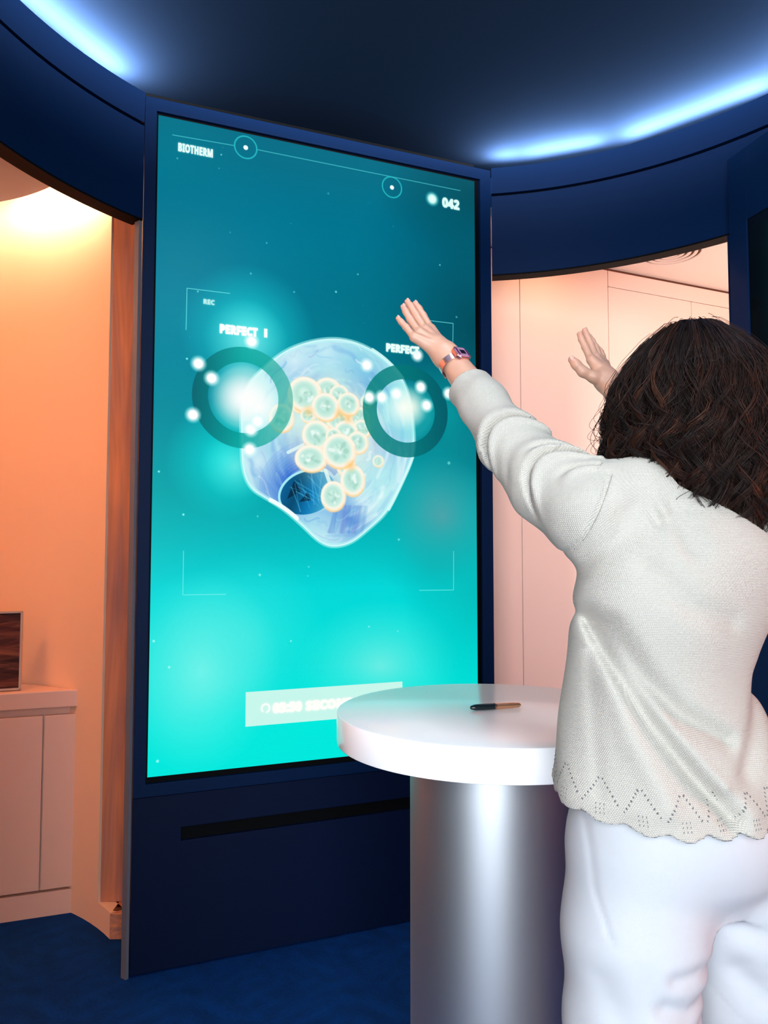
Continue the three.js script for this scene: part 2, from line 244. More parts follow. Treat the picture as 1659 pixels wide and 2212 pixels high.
  const dot = (cx, cy, r) => { const g = x.createRadialGradient(cx, cy, r * 0.55, cx, cy, r * 1.25); g.addColorStop(0, 'rgba(255,255,255,1)'); g.addColorStop(1, 'rgba(190,255,250,0)'); x.fillStyle = g; x.beginPath(); x.arc(cx, cy, r * 1.25, 0, 7); x.fill(); };
  for (const [a, b] of [[135, 779], [177, 822], [120, 943], [305, 690], [305, 978], [302, 1043], [327, 950], [709, 730], [718, 841], [764, 837], [821, 821], [915, 789], [938, 853], [1026, 803], [901, 676]]) dot(a, b, 23);
  { const g = x.createRadialGradient(963, 98, 4, 963, 98, 30); g.addColorStop(0, '#f2fffc'); g.addColorStop(0.4, '#c8fbf4'); g.addColorStop(1, 'rgba(30,190,195,0)'); x.fillStyle = g; x.beginPath(); x.arc(963, 98, 30, 0, 7); x.fill(); }
  // time bar
  x.fillStyle = 'rgba(205,248,236,0.97)'; x.fillRect(297, 1815, 545, 108);
  const text = (s, px, left, base, width, col = '#ffffff', font = 'bold', stroke = 0) => { x.font = `${font} ${px}px sans-serif`; x.fillStyle = col; x.strokeStyle = col; x.lineWidth = stroke; x.lineJoin = 'round'; x.save(); x.translate(left, base); x.scale(width / x.measureText(s).width, 1); x.fillText(s, 0, 0); if (stroke) x.strokeText(s, 0, 0); x.restore(); };
  x.shadowColor = 'rgba(255,255,250,0.9)'; x.shadowBlur = 7;
  x.strokeStyle = 'rgba(255,255,250,0.9)'; x.lineWidth = 5; x.beginPath(); x.arc(362, 1870, 13, 2.4, 7.6); x.stroke();
  text('05:50', 40, 386, 1886, 96, '#fffffa', 'bold', 5); text('SECONDS', 38, 496, 1886, 190, '#fffffa', 'bold', 5);
  x.shadowColor = 'rgba(190,255,250,0.8)'; x.shadowBlur = 5;
  text('BIOTHERM', 35, 61, 103, 112, '#f2fffc', 'bold', 2.2);
  text('042', 46, 1004, 119, 70, '#e4fffa', 'bold', 4); text('REC', 22, 147, 585, 37, '#bfeeee', 'bold', 1);
  text('PERFECT', 36, 200, 672, 124, '#ffffff', 'bold', 4.5); x.fillStyle = '#ffffff'; x.fillRect(346, 643, 11, 29); text('PERFECT', 36, 780, 673, 128, '#eefffb', 'bold', 4);
  return c;
}
{
  const g = thing('display_kiosk', 'tall navy kiosk with a glowing turquoise portrait screen showing a cell', 'screen', KA, KTURN);
  const wide = 1.345, s0 = 0.043, sw = 1.25, y0 = 0.61, y1 = 2.86;
  const tex = new THREE.CanvasTexture(screenCanvas()); tex.colorSpace = THREE.SRGBColorSpace; tex.magFilter = THREE.LinearFilter;
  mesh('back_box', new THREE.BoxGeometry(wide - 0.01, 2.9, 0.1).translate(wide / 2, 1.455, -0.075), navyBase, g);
  mesh('header', new THREE.BoxGeometry(wide - 0.02, 0.08, 0.06).translate(wide / 2, 2.95, -0.15), black, g);
  const plate = (x0, x1, ya, yb, hx0, hx1, hy0, hy1, depth) => { const sh = new THREE.Shape([[x0, ya], [x1, ya], [x1, yb], [x0, yb]].map(([p, q]) => new THREE.Vector2(p, q))); sh.holes.push(new THREE.Path([[hx0, hy0], [hx0, hy1], [hx1, hy1], [hx1, hy0]].map(([p, q]) => new THREE.Vector2(p, q)))); return new THREE.ExtrudeGeometry(sh, { depth: depth - 0.003, bevelEnabled: true, bevelSize: 0.0015, bevelThickness: 0.0015, bevelOffset: -0.0015, bevelSegments: 2 }); };
  const fr = mesh('frame', plate(0, wide, 0.563, 2.91, s0 - 0.004, s0 + sw + 0.004, y0 - 0.006, y1 + 0.005, 0.03).translate(0, 0, -0.0285), navy, g);
  fr.userData.label = 'navy frame around the screen';
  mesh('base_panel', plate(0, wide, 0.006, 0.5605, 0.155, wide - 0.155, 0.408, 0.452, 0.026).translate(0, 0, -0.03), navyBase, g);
  mesh('speaker_slot', new THREE.BoxGeometry(wide - 0.3, 0.05, 0.006).translate(wide / 2, 0.43, -0.024), black, g).userData.label = 'black horizontal slot in the base panel';
  mesh('bezel', new THREE.BoxGeometry(sw + 0.006, y1 - y0 + 0.01, 0.02).translate(s0 + sw / 2, (y0 + y1) / 2, -0.024), black, g);
  const scr = mesh('screen', new THREE.PlaneGeometry(sw - 0.018, y1 - y0 - 0.016).translate(s0 + (sw - 0.018) / 2 + 0.002, (y0 + y1) / 2 + 0.006, -0.012), new THREE.MeshPhysicalMaterial({ color: 0x020405, roughness: 0.35, specularIntensity: 0.12, emissive: 0xffffff, emissiveMap: tex, emissiveIntensity: 1.0 }), g);
  scr.userData.label = 'glowing turquoise screen with a droplet-filled cell and target rings';
  const l = new THREE.RectAreaLight(lin(0.03, 0.62, 0.66), 0.35, sw - 0.02, y1 - y0 - 0.02); l.position.set(s0 + sw / 2, (y0 + y1) / 2, 0.004); l.rotation.y = Math.PI; l.castShadow = true; g.add(l);
}
// dark display in the wall on the right
{
  const p = ringAt(1.305, 46.7), q = ringAt(1.305, 104), len = p.distanceTo(q), turn = Math.atan2(-(q.z - p.z), q.x - p.x);
  const g = thing('wall_display', 'switched-off black display in a navy wall panel at the right edge', 'display', V(p.x, 0, p.z), turn);
  mesh('panel', merge([box(0.085, 2.73, 0.02, 0.0425, 1.365, -0.01), box(0.085, 2.73, 0.02, len - 0.0425, 1.365, -0.01), box(len - 0.17, 1.1, 0.02, len / 2, 0.55, -0.01), box(len - 0.17, 0.25, 0.02, len / 2, 2.605, -0.01)]), navy, g);
  mesh('screen', new THREE.BoxGeometry(len - 0.17, 1.38, 0.012).translate(len / 2, 1.79, -0.012), std(lin(0.002, 0.003, 0.004), 0.12), g);
}

// ---------------------------------------------------------------- orange alcove on the left
const NX = -1.8, NZ = -2.1, NR = 1.08;
const nicheAt = (r, deg) => [NX + r * Math.sin(rad(deg)), NZ - r * Math.cos(rad(deg))];
const degOf = (x, z) => THREE.MathUtils.radToDeg(Math.atan2(x - NX, -(z - NZ))), jambDeg = degOf(-1.035, -2.87), footDeg = degOf(-0.967, -2.781);
{
  struct(mesh('wall_alcove', merge([arcWall(NX, NZ, NR, NR + 0.05, -228, jambDeg, 0.09, 3.0, 3), arcWall(NX, NZ, NR, NR + 0.05, -228, footDeg, 0, 0.09, 3)]), peach), 'curved peach wall of the lit alcove');
  const copper = dataTex(128, 512, (u, v) => { const a = 0.5 + 0.5 * tn(u, v, 7, 4), b = 0.5 + 0.5 * tn(u * 1, v, 22, 7), k = 0.82 + 0.34 * (a - 0.5) + 0.14 * (b - 0.5); return [0.9 * k, 0.6 * k - 0.06 * (a - 0.5), 0.47 * k - 0.22 * (a - 0.5)]; }, true);
  const jm = std(0xffffff, 0.42, { map: copper });
  const s = struct(mesh('wall_jamb', merge([box(0.25, 2.9, 0.05, -0.909, 1.54, -2.896, 0.004), box(0.16, 0.09, 0.1, -0.886, 0.045, -2.832, 0.003)]), jm), 'mottled copper-toned end panel of the alcove wall');
  s.geometry.computeVertexNormals();
  // ceiling panel with the light cove round it
  const pts = [];
  for (let i = 0; i < 120; i++) { const [x, z] = nicheAt(0.92, i * 3), dx = x - CX, dz = z - CZ, d = Math.hypot(dx, dz), k = d < 1.42 ? 1.42 / d : 1; pts.push([CX + dx * k, CZ + dz * k]); }
  struct(mesh('ceiling_alcove', slab(pts, 2.75, 2.78), std(lin(0.3, 0.31, 0.42), 0.6)), 'round mauve ceiling panel of the alcove');
  struct(mesh('ceiling_alcove_upper', slab(Array.from({ length: 100 }, (_, i) => { const [x, z] = nicheAt(NR + 0.05, i * 3.6), dx = x - CX, dz = z - CZ, d = Math.hypot(dx, dz), k = d < 1.6 ? 1.6 / d : 1; return [CX + dx * k, CZ + dz * k]; }), 3.0, 3.04), peach));
  const g = thing('alcove_light', 'warm white light ring hidden above the alcove ceiling panel', 'light', V(NX, 2.8, NZ));
  const glow = new THREE.MeshStandardMaterial({ color: 0x111111, emissive: lin(1, 0.6, 0.36), emissiveIntensity: 10 });
  for (const [a, b] of [[-150, -112], [-108, -72], [-68, -32], [-28, 8], [12, 46]]) {
    const hold = mesh('strip_profile', arcWall(0, 0, 0.885, 0.915, a, b, -0.019, 0.006, 4), std(lin(0.5, 0.5, 0.5), 0.5), g);
    mesh('led_strip', arcWall(0, 0, 0.89, 0.91, a, b, 0.007, 0.014, 4), glow, hold);
    const m = rad((a + b) / 2), l = new THREE.RectAreaLight(lin(1, 0.66, 0.42), 110, rad(b - a) * 0.9, 0.025);
    l.position.set(0.95 * Math.sin(m), 0.01, -0.95 * Math.cos(m)); g.add(l); l.lookAt(NX + 1.1 * Math.sin(m), 2.72, NZ - 1.1 * Math.cos(m)); l.castShadow = true;
  }
  const dl = thing('alcove_fill_light', 'added warm round fill light under the alcove ceiling, left of the frame', 'lamp', V(-2.0, 2.75, -1.95));  // added fill to brighten the lower alcove wall, source not known
  mesh('rim', new THREE.TorusGeometry(0.26, 0.012, 12, 48).rotateX(Math.PI / 2).translate(0, -0.008, 0), whiteEdge, dl);
  mesh('diffuser', new THREE.CylinderGeometry(0.25, 0.25, 0.006, 48).translate(0, -0.005, 0), new THREE.MeshStandardMaterial({ color: 0x222222, emissive: lin(1, 0.55, 0.3), emissiveIntensity: 3 }), dl);
  areaLight(dl, lin(1, 0.36, 0.12), 52, 0.44, 0.44, V(0, -0.011, 0), V(-1.7, 0.9, -2.4));
  // worktop and cabinets along a chord
  const P0 = [-1.165, -2.99], D = [-0.938, 0.346], N = [0.346, 0.938];
  const on = (t, out = 0) => [P0[0] + D[0] * t + N[0] * out, P0[1] + D[1] * t + N[1] * out];
  const wallPoint = (t) => { const [x, z] = on(t); let lo = 0, hi = -1; for (let i = 0; i < 40; i++) { const m = (lo + hi) / 2, q = on(t, m); Math.hypot(q[0] - NX, q[1] - NZ) > NR - 0.004 ? hi = m : lo = m; } return on(t, lo); };
  const prof = (t0, t1, out) => [on(t0, out), on(t1, out), ...Array.from({ length: 9 }, (_, i) => wallPoint(mix(t1, t0, i / 8)))];
  tag(mesh('countertop', slab(prof(0.012, 1.3, 0.006), 0.771, 0.835, 0.004), cabinetMat), 'pale peach worktop along the alcove wall', 'worktop');
  const units = [[0.012, 0.56, 'peach alcove cabinet with a flat door and a narrow filler panel by the curved wall'], [0.566, 1.0, 'farthest left peach alcove cabinet']];
  units.forEach(([a, b, label], i) => {
    const o = on((a + b) / 2), c = thing('cabinet' + (i ? '_00' + i : ''), label, 'cabinet', V(o[0], 0, o[1]), 0, 'cabinets under the alcove worktop');
    const rel = (poly, y0, y1, bev = 0) => slab(poly.map(([x, z]) => [x - o[0], z - o[1]]), y0, y1, bev).rotateY(-Math.atan2(N[0], N[1]));
    c.rotation.y = Math.atan2(N[0], N[1]);
    mesh('plinth', rel(prof(a - 0.003, b + 0.001, -0.004), 0, 0.088), cabinetMat, c);
    mesh('body', rel(prof(a, b, -0.03), 0.09, 0.769), cabinetMat, c);
    const front = (p, q) => rel([on(p + 0.0015, -0.002), on(q - 0.0015, -0.002), on(q - 0.0015, -0.026), on(p + 0.0015, -0.026)], 0.098, 0.742, 0.002);
    if (!i) mesh('filler_panel', front(a, 0.128), cabinetMat, c);
    mesh('door', front(i ? a : 0.131, b), cabinetMat, c);
  });
  // framed picture leaning on the worktop
  const art = document.createElement('canvas'); art.width = 256; art.height = 320; const x = art.getContext('2d'), R = rng(8);
  x.fillStyle = '#43211c'; x.fillRect(0, 0, 256, 320);
  for (let i = 0; i < 90; i++) { const y = R() * 320; x.fillStyle = ['rgba(120,66,48,0.35)', 'rgba(40,16,18,0.45)', 'rgba(170,104,76,0.28)', 'rgba(66,26,30,0.5)'][i % 4]; x.beginPath(); x.ellipse(R() * 256, y, 60 + R() * 120, 5 + R() * 16, (R() - 0.5) * 0.5, 0, 7); x.fill(); }
  const at = new THREE.CanvasTexture(art); at.colorSpace = THREE.SRGBColorSpace;
  const [fx, fz] = on(0.215, -0.045), f = thing('picture_frame', 'dark brown abstract picture in a thin frame leaning on the worktop', 'picture', V(fx, 0.838, fz), Math.atan2(N[0], N[1]) + 0.05);
  const body = new THREE.Group(); void body;
  const W = 0.3, Hh = 0.298, lean = -0.10;
  const put = (geo) => geo.rotateX(lean);
  mesh('frame', put(merge([box(0.008, Hh, 0.018, -0.004, Hh / 2, -0.009, 0.001), box(0.008, Hh, 0.018, -W + 0.004, Hh / 2, -0.009, 0.001), box(W, 0.008, 0.018, -W / 2, Hh - 0.004, -0.009, 0.001), box(W, 0.008, 0.018, -W / 2, 0.004, -0.009, 0.001)])), std(lin(0.45, 0.33, 0.27), 0.4), f);
  mesh('print', put(new THREE.PlaneGeometry(W - 0.016, Hh - 0.016).translate(-W / 2, Hh / 2, -0.006)), std(0xffffff, 0.6, { map: at, specularIntensity: 0.4 }), f);
  mesh('back_board', put(new THREE.BoxGeometry(W - 0.016, Hh - 0.016, 0.008).translate(-W / 2, Hh / 2, -0.0125)), std(lin(0.1, 0.06, 0.05), 0.7), f);
}

// ---------------------------------------------------------------- bright room seen through the opening on the right
{
  const B0 = V(1.02, 0, -3.646), D = V(0.912, 0, -0.41).normalize(), turn = Math.atan2(-D.z, D.x);
  const w = struct(mesh('wall_back', new THREE.BoxGeometry(3.6, 3.0, 0.06).translate(0.35, 1.5, -0.045), std(lin(0.2, 0.08, 0.05), 0.7)), 'pale peach panelled wall behind the right opening');  // dark brown body colour stands for shade in the gap at the ceiling
  w.position.copy(B0); w.rotation.y = turn;
  const joints = [-1.45, -0.95, -0.435, 0.078, 0.62, 1.16, 1.7, 2.15];
  for (let i = 0; i + 1 < joints.length; i++) {
    const a = joints[i] + 0.002, b = joints[i + 1] - 0.002;
    const head = i < 3 ? 0 : 1;
    mesh('panel', box(b - a, (head ? 2.655 : 2.736) - 0.02, 0.015, (a + b) / 2, ((head ? 2.655 : 2.736) + 0.02) / 2, -0.0075, 0.0015), palePanel, w);
  }
  mesh('panel', box(2.15 - 0.078 - 0.004, 0.078, 0.015, (2.15 + 0.078) / 2, 2.697, -0.0075, 0.0015), palePanel, w);
  // ceiling between the round wall and the back wall
  const ce = [], out = [];
  for (let a = -4; a <= 64; a += 2) { const p = ringAt(1.405, a); ce.push([p.x, p.z]); }
  const e0 = B0.clone().addScaledVector(D, -1.25), e1 = B0.clone().addScaledVector(D, 1.95); ce.push([2.9, e1.z + 1.3], [e1.x + 0.1, e1.z - 0.055], [e0.x, e0.z - 0.012]);
  struct(mesh('ceiling_back', slab(ce, 2.75, 2.79), palePanel), 'pale peach ceiling behind the right opening');
  const n = V(D.z, 0, -D.x).negate();   // towards the round room
  const wl = struct(mesh('wall_side', new THREE.BoxGeometry(0.06, 2.95, 1.9).translate(3.0, 1.475, -3.6), palePanel), 'pale side wall of the bright room'); void wl; void n;
  // round air vent: concentric rings set in the ceiling
  const v = thing('ceiling_vent', 'round concentric-ring air vent in the pale ceiling', 'vent', V(1.33, 2.75, -3.49));
  const ringGeo = (r) => new THREE.LatheGeometry([[r - 0.008, -0.004], [r - 0.006, -0.009], [r + 0.006, -0.009], [r + 0.008, -0.004], [r - 0.008, -0.004]].map(([p, q]) => new THREE.Vector2(p, q)), 48);
  for (const r of [0.138, 0.11, 0.082, 0.054, 0.028]) mesh('ring', ringGeo(r), palePanel, v);
  mesh('ring_gap_shade', new THREE.CylinderGeometry(0.132, 0.132, 0.001, 48).translate(0, -0.0008, 0), std(lin(0.16, 0.06, 0.035), 0.8), v);  // dark brown disc: shade between the rings put into colour
  mesh('hub', new THREE.CylinderGeometry(0.012, 0.016, 0.012, 24).translate(0, -0.006, 0), palePanel, v);
  // lamp of that room
  const lp = thing('ceiling_lamp', 'warm square ceiling lamp of the bright room behind the kiosk', 'lamp', V(0.93, 2.75, -3.2));
  mesh('housing', box(0.5, 0.02, 0.16, 0, -0.01, 0), palePanel, lp);
  mesh('diffuser', new THREE.BoxGeometry(0.46, 0.004, 0.12).translate(0, -0.0225, 0), new THREE.MeshStandardMaterial({ color: 0x222222, emissive: lin(1, 0.7, 0.48), emissiveIntensity: 3 }), lp);
  areaLight(lp, lin(1, 0.55, 0.3), 13, 0.46, 0.12, V(0, -0.027, 0), V(1.15, 0.6, -3.6));
}
// added unseen fill panel on the outer side of the round wall, which brightens that room
{
  const p = ringAt(1.43, 60, 1.15), g = thing('added_fill_panel', 'added unseen soft white fill panel on the outside of the round wall', 'lamp', p, -rad(60) + Math.PI / 2 - Math.PI / 2);
  g.rotation.y = -rad(60);
  mesh('housing', box(0.7, 1.7, 0.03, 0, 0, 0, 0.006), black, g);
  mesh('diffuser', new THREE.BoxGeometry(0.66, 1.66, 0.004).translate(0, 0, -0.017), new THREE.MeshStandardMaterial({ color: 0x222222, emissive: lin(1, 0.86, 0.78), emissiveIntensity: 2 }), g);
  areaLight(g, lin(1, 0.85, 0.76), 15, 0.66, 1.66, V(0, 0, -0.021), p.clone().add(V(Math.sin(rad(60)), 0, -Math.cos(rad(60)))));
}
// downlight above the table, in the part of the round ceiling over the visitor's side
{
  const g = thing('ceiling_downlight', 'round white downlight in the dark ceiling above the table, outside the frame', 'lamp', V(0.2, CEIL, -1.0));
  mesh('rim', new THREE.TorusGeometry(0.2, 0.012, 12, 48).rotateX(Math.PI / 2).translate(0, -0.008, 0), whiteEdge, g);
  mesh('diffuser', new THREE.CylinderGeometry(0.19, 0.19, 0.006, 48).translate(0, -0.006, 0), new THREE.MeshStandardMaterial({ color: 0x222222, emissive: lin(0.95, 0.98, 1), emissiveIntensity: 3 }), g);
  areaLight(g, lin(0.9, 0.98, 1.05), 34, 0.33, 0.33, V(0, -0.012, 0), V(0.2, 0, -1.0));
}
// warm wall lamp off to the right, which tints the visitor's hair
{
  const g = thing('wall_lamp', 'red-orange glowing wall lamp on the right hall wall outside the frame', 'lamp', V(3.49, 1.75, -1.0));
  mesh('housing', box(0.03, 0.9, 0.5, 0, 0, 0, 0.006), black, g);
  mesh('diffuser', new THREE.BoxGeometry(0.006, 0.86, 0.46).translate(-0.019, 0, 0), new THREE.MeshStandardMaterial({ color: 0x220a06, emissive: lin(1, 0.2, 0.09), emissiveIntensity: 2 }), g);
  areaLight(g, lin(1, 0.2, 0.1), 34, 0.46, 0.86, V(-0.024, 0, 0), V(0, 1.75, -1.0));
}

// ---------------------------------------------------------------- round table and pen
{
  const t = thing('round_table', 'round glossy white bar table on a brushed steel column', 'table', V(0.245, 0, -1.77));
  const R = 0.352, top = 1.0, th = 0.068, rb = 0.004;
  const prof = [[0, top - th], [R - rb, top - th], [R - rb * 0.3, top - th + rb * 0.3], [R, top - th + rb], [R, top - rb], [R - rb * 0.3, top - rb * 0.3], [R - rb, top], [0, top]].map(([a, b]) => new THREE.Vector2(a, b));
  const tt = new THREE.LatheGeometry(prof, 128); mesh('table_top', toCreased(tt), white, t);
  mesh('column', new THREE.CylinderGeometry(0.186, 0.186, 0.92, 128, 1).translate(0, 0.47, 0), steel, t);
  mesh('base_ring', new THREE.CylinderGeometry(0.19, 0.19, 0.012, 96).translate(0, 0.006, 0), std(lin(0.1, 0.1, 0.12), 0.4, { metalness: 1 }), t);
  const pen = thing('stylus_pen', 'slim copper and black pen lying on the white table', 'pen', V(0.253, 1.0072, -1.7685), Math.atan2(0.037, 0.122));
  const L = (pts, n = 24) => new THREE.LatheGeometry(pts.map(([r, y]) => new THREE.Vector2(r, y)), n).rotateZ(-Math.PI / 2).scale(1, 0.85, 1);
  mesh('barrel', L([[0.0001, 0.064], [0.003, 0.063], [0.0064, 0.058], [0.0074, 0.04], [0.0076, 0.0]]), std(lin(0.72, 0.36, 0.2), 0.3, { metalness: 0.8 }), pen);
  mesh('cap', L([[0.0076, 0.0], [0.0082, -0.001], [0.0083, -0.03], [0.0078, -0.05], [0.0048, -0.06], [0.0001, -0.0625]]), std(lin(0.004, 0.012, 0.016), 0.25), pen);
  mesh('grip_ring', L([[0.0078, 0.001], [0.0085, 0.001], [0.0085, -0.003], [0.0078, -0.003]]), std(lin(0.5, 0.3, 0.2), 0.25, { metalness: 1 }), pen);
}
function toCreased(g) { const k = g.toNonIndexed(); k.computeVertexNormals(); return smoothSides(k); }

//PERSON
const HANDS = {
  left: { wrist: [0.1331, 1.7667, -1.598], fore: [0.1654, 1.7147, -1.565], back: [0.35, 0.62, 0.7], box: [[-0.004, 1.681, -1.719], [0.199, 1.938, -1.531]],
    fingers: [[[[0.1023, 1.84, -1.648], 0.0088], [[0.0861, 1.8758, -1.664], 0.0082], [[0.0771, 1.8926, -1.668], 0.0075], [[0.069, 1.904, -1.668], 0.0066]], [[[0.0893, 1.8332, -1.632], 0.009], [[0.0692, 1.8734, -1.65], 0.0083], [[0.0593, 1.8922, -1.654], 0.0076], [[0.0512, 1.9038, -1.655], 0.0067]], [[[0.0756, 1.8225, -1.616], 0.0086], [[0.0565, 1.8582, -1.634], 0.008], [[0.0476, 1.8757, -1.638], 0.0072], [[0.0417, 1.8876, -1.64], 0.0064]], [[[0.064, 1.8079, -1.6], 0.0078], [[0.0468, 1.8343, -1.612], 0.0072], [[0.0371, 1.8465, -1.616], 0.0064], [[0.0302, 1.8552, -1.618], 0.0057]]],
    thumb: [[[0.1205, 1.7868, -1.625], 0.0125], [[0.1144, 1.814, -1.65], 0.011], [[0.1068, 1.8368, -1.672], 0.0095], [[0.1015, 1.851, -1.685], 0.0078]] },
  right: { wrist: [0.5261, 1.7583, -1.79], fore: [0.5429, 1.7092, -1.755], back: [0.6, 0.5, 0.62], thumbBack: [-0.2, 0.45, 0.87], box: [[0.405, 1.675, -1.908], [0.577, 1.933, -1.721]],
    fingers: [[[[0.4914, 1.8116, -1.8], 0.0094], [[0.4835, 1.8488, -1.822], 0.0086], [[0.4769, 1.8703, -1.83], 0.0078], [[0.4737, 1.8839, -1.834], 0.007]], [[[0.5075, 1.8207, -1.818], 0.0096], [[0.5024, 1.86, -1.842], 0.0088], [[0.4947, 1.8863, -1.85], 0.0078], [[0.4914, 1.8989, -1.854], 0.007]], [[[0.5237, 1.8208, -1.836], 0.009], [[0.5191, 1.8575, -1.858], 0.0082], [[0.5125, 1.8759, -1.866], 0.0074], [[0.5074, 1.8857, -1.868], 0.0066]], [[[0.5394, 1.8147, -1.852], 0.0082], [[0.5375, 1.8394, -1.868], 0.0074], [[0.5354, 1.8509, -1.872], 0.0066], [[0.5326, 1.8572, -1.874], 0.006]]],
    thumb: [[[0.4905, 1.7647, -1.775], 0.0135], [[0.4639, 1.7771, -1.772], 0.0118], [[0.449, 1.7935, -1.772], 0.0106], [[0.4389, 1.806, -1.774], 0.0088]] },
};
// ---------------------------------------------------------------- signed-distance modelling for the visitor
function surfaceNets(fn, lo, hi, h) {
  const n = [0, 1, 2].map((k) => Math.ceil((hi[k] - lo[k]) / h) + 1), [nx, ny, nz] = n, F = new Float32Array(nx * ny * nz), B = 4;
  for (let k0 = 0; k0 < nz; k0 += B) for (let j0 = 0; j0 < ny; j0 += B) for (let i0 = 0; i0 < nx; i0 += B) {
    const c = fn(lo[0] + (i0 + 1.5) * h, lo[1] + (j0 + 1.5) * h, lo[2] + (k0 + 1.5) * h), far = Math.abs(c) > 7.5 * h + 0.02;
    for (let k = k0; k < Math.min(nz, k0 + B); k++) for (let j = j0; j < Math.min(ny, j0 + B); j++) for (let i = i0; i < Math.min(nx, i0 + B); i++)
      F[i + nx * (j + ny * k)] = far ? c : fn(lo[0] + i * h, lo[1] + j * h, lo[2] + k * h);
  }
  const id = new Int32Array(nx * ny * nz).fill(-1), P = [], I = [], off = [0, 1, nx, nx + 1, nx * ny, nx * ny + 1, nx * ny + nx, nx * ny + nx + 1], sy = nx, sz = nx * ny;
  const E = [[0, 1], [2, 3], [4, 5], [6, 7], [0, 2], [1, 3], [4, 6], [5, 7], [0, 4], [1, 5], [2, 6], [3, 7]];
  for (let k = 0; k < nz - 1; k++) for (let j = 0; j < ny - 1; j++) for (let i = 0; i < nx - 1; i++) {
    const b = i + nx * (j + ny * k); let s = 0; for (let q = 0; q < 8; q++) if (F[b + off[q]] < 0) s++;
    if (!s || s === 8) continue;
    let x = 0, y = 0, z = 0, c = 0;
    for (const [p, q] of E) { const a = F[b + off[p]], d = F[b + off[q]]; if (a < 0 === d < 0) continue; const t = a / (a - d); x += mix(p & 1, q & 1, t); y += mix((p >> 1) & 1, (q >> 1) & 1, t); z += mix(p >> 2, q >> 2, t); c++; }
    id[b] = P.length / 3; P.push(lo[0] + (i + x / c) * h, lo[1] + (j + y / c) * h, lo[2] + (k + z / c) * h);
  }
  const quad = (a, b, c, d, flip) => { if (a < 0 || b < 0 || c < 0 || d < 0) return; flip ? I.push(a, c, b, a, d, c) : I.push(a, b, c, a, c, d); };
  for (let k = 1; k < nz - 1; k++) for (let j = 1; j < ny - 1; j++) for (let i = 1; i < nx - 1; i++) {
    const b = i + nx * (j + ny * k), f = F[b] < 0;
    if (f !== F[b + 1] < 0) quad(id[b - sy - sz], id[b - sz], id[b], id[b - sy], !f);
    if (f !== F[b + sy] < 0) quad(id[b - 1 - sz], id[b - 1], id[b], id[b - sz], !f);
    if (f !== F[b + sz] < 0) quad(id[b - 1 - sy], id[b - sy], id[b], id[b - 1], !f);
  }
  const N = new Float32Array(P.length), e = h * 0.6;
  for (let i = 0; i < P.length; i += 3) {
    const x = P[i], y = P[i + 1], z = P[i + 2], a = fn(x + e, y, z) - fn(x - e, y, z), b = fn(x, y + e, z) - fn(x, y - e, z), c = fn(x, y, z + e) - fn(x, y, z - e), l = Math.hypot(a, b, c) || 1;
    N[i] = a / l; N[i + 1] = b / l; N[i + 2] = c / l;
  }
  const g = new THREE.BufferGeometry(); g.setAttribute('position', new THREE.Float32BufferAttribute(P, 3)); g.setAttribute('normal', new THREE.BufferAttribute(N, 3)); g.setIndex(I);
  return g;
}
const smin = (a, b, k) => { const h = Math.max(k - Math.abs(a - b), 0) / k; return Math.min(a, b) - h * h * k * 0.25; };
const smax = (a, b, k) => -smin(-a, -b, k);
function cone(a, b, r0, r1) {   // tapered capsule between two points
  const [ax, ay, az] = a, dx = b[0] - ax, dy = b[1] - ay, dz = b[2] - az, L = 1 / (dx * dx + dy * dy + dz * dz);
  return (x, y, z) => { const px = x - ax, py = y - ay, pz = z - az, t = clamp((px * dx + py * dy + pz * dz) * L, 0, 1); return Math.hypot(px - dx * t, py - dy * t, pz - dz * t) - (r0 + (r1 - r0) * t); };
}
const chain = (pts, k) => { const cs = pts.slice(1).map((p, i) => cone(pts[i], p, pts[i][3], p[3])); return (x, y, z) => { let d = cs[0](x, y, z); for (let i = 1; i < cs.length; i++) d = smin(d, cs[i](x, y, z), k); return d; }; };
const ball3 = (c, r) => { const m = Math.min(...r); return (x, y, z) => (Math.hypot((x - c[0]) / r[0], (y - c[1]) / r[1], (z - c[2]) / r[2]) - 1) * m; };
// the visitor's own axes: RX to her right, FX where she faces
const FL = Math.hypot(0.37, 0.93), RXx = 0.93 / FL, RXz = -0.37 / FL, FXx = -0.37 / FL, FXz = -0.93 / FL;
const oball = (c, r) => { const m = Math.min(...r); return (x, y, z) => { const dx = x - c[0], dz = z - c[2]; return (Math.hypot((dx * RXx + dz * RXz) / r[0], (y - c[1]) / r[1], (dx * FXx + dz * FXz) / r[2]) - 1) * m; }; };
const own = (c, s, u, f) => [c[0] + s * RXx + f * FXx, c[1] + u, c[2] + s * RXz + f * FXz];   // point given by right / up / forward offsets
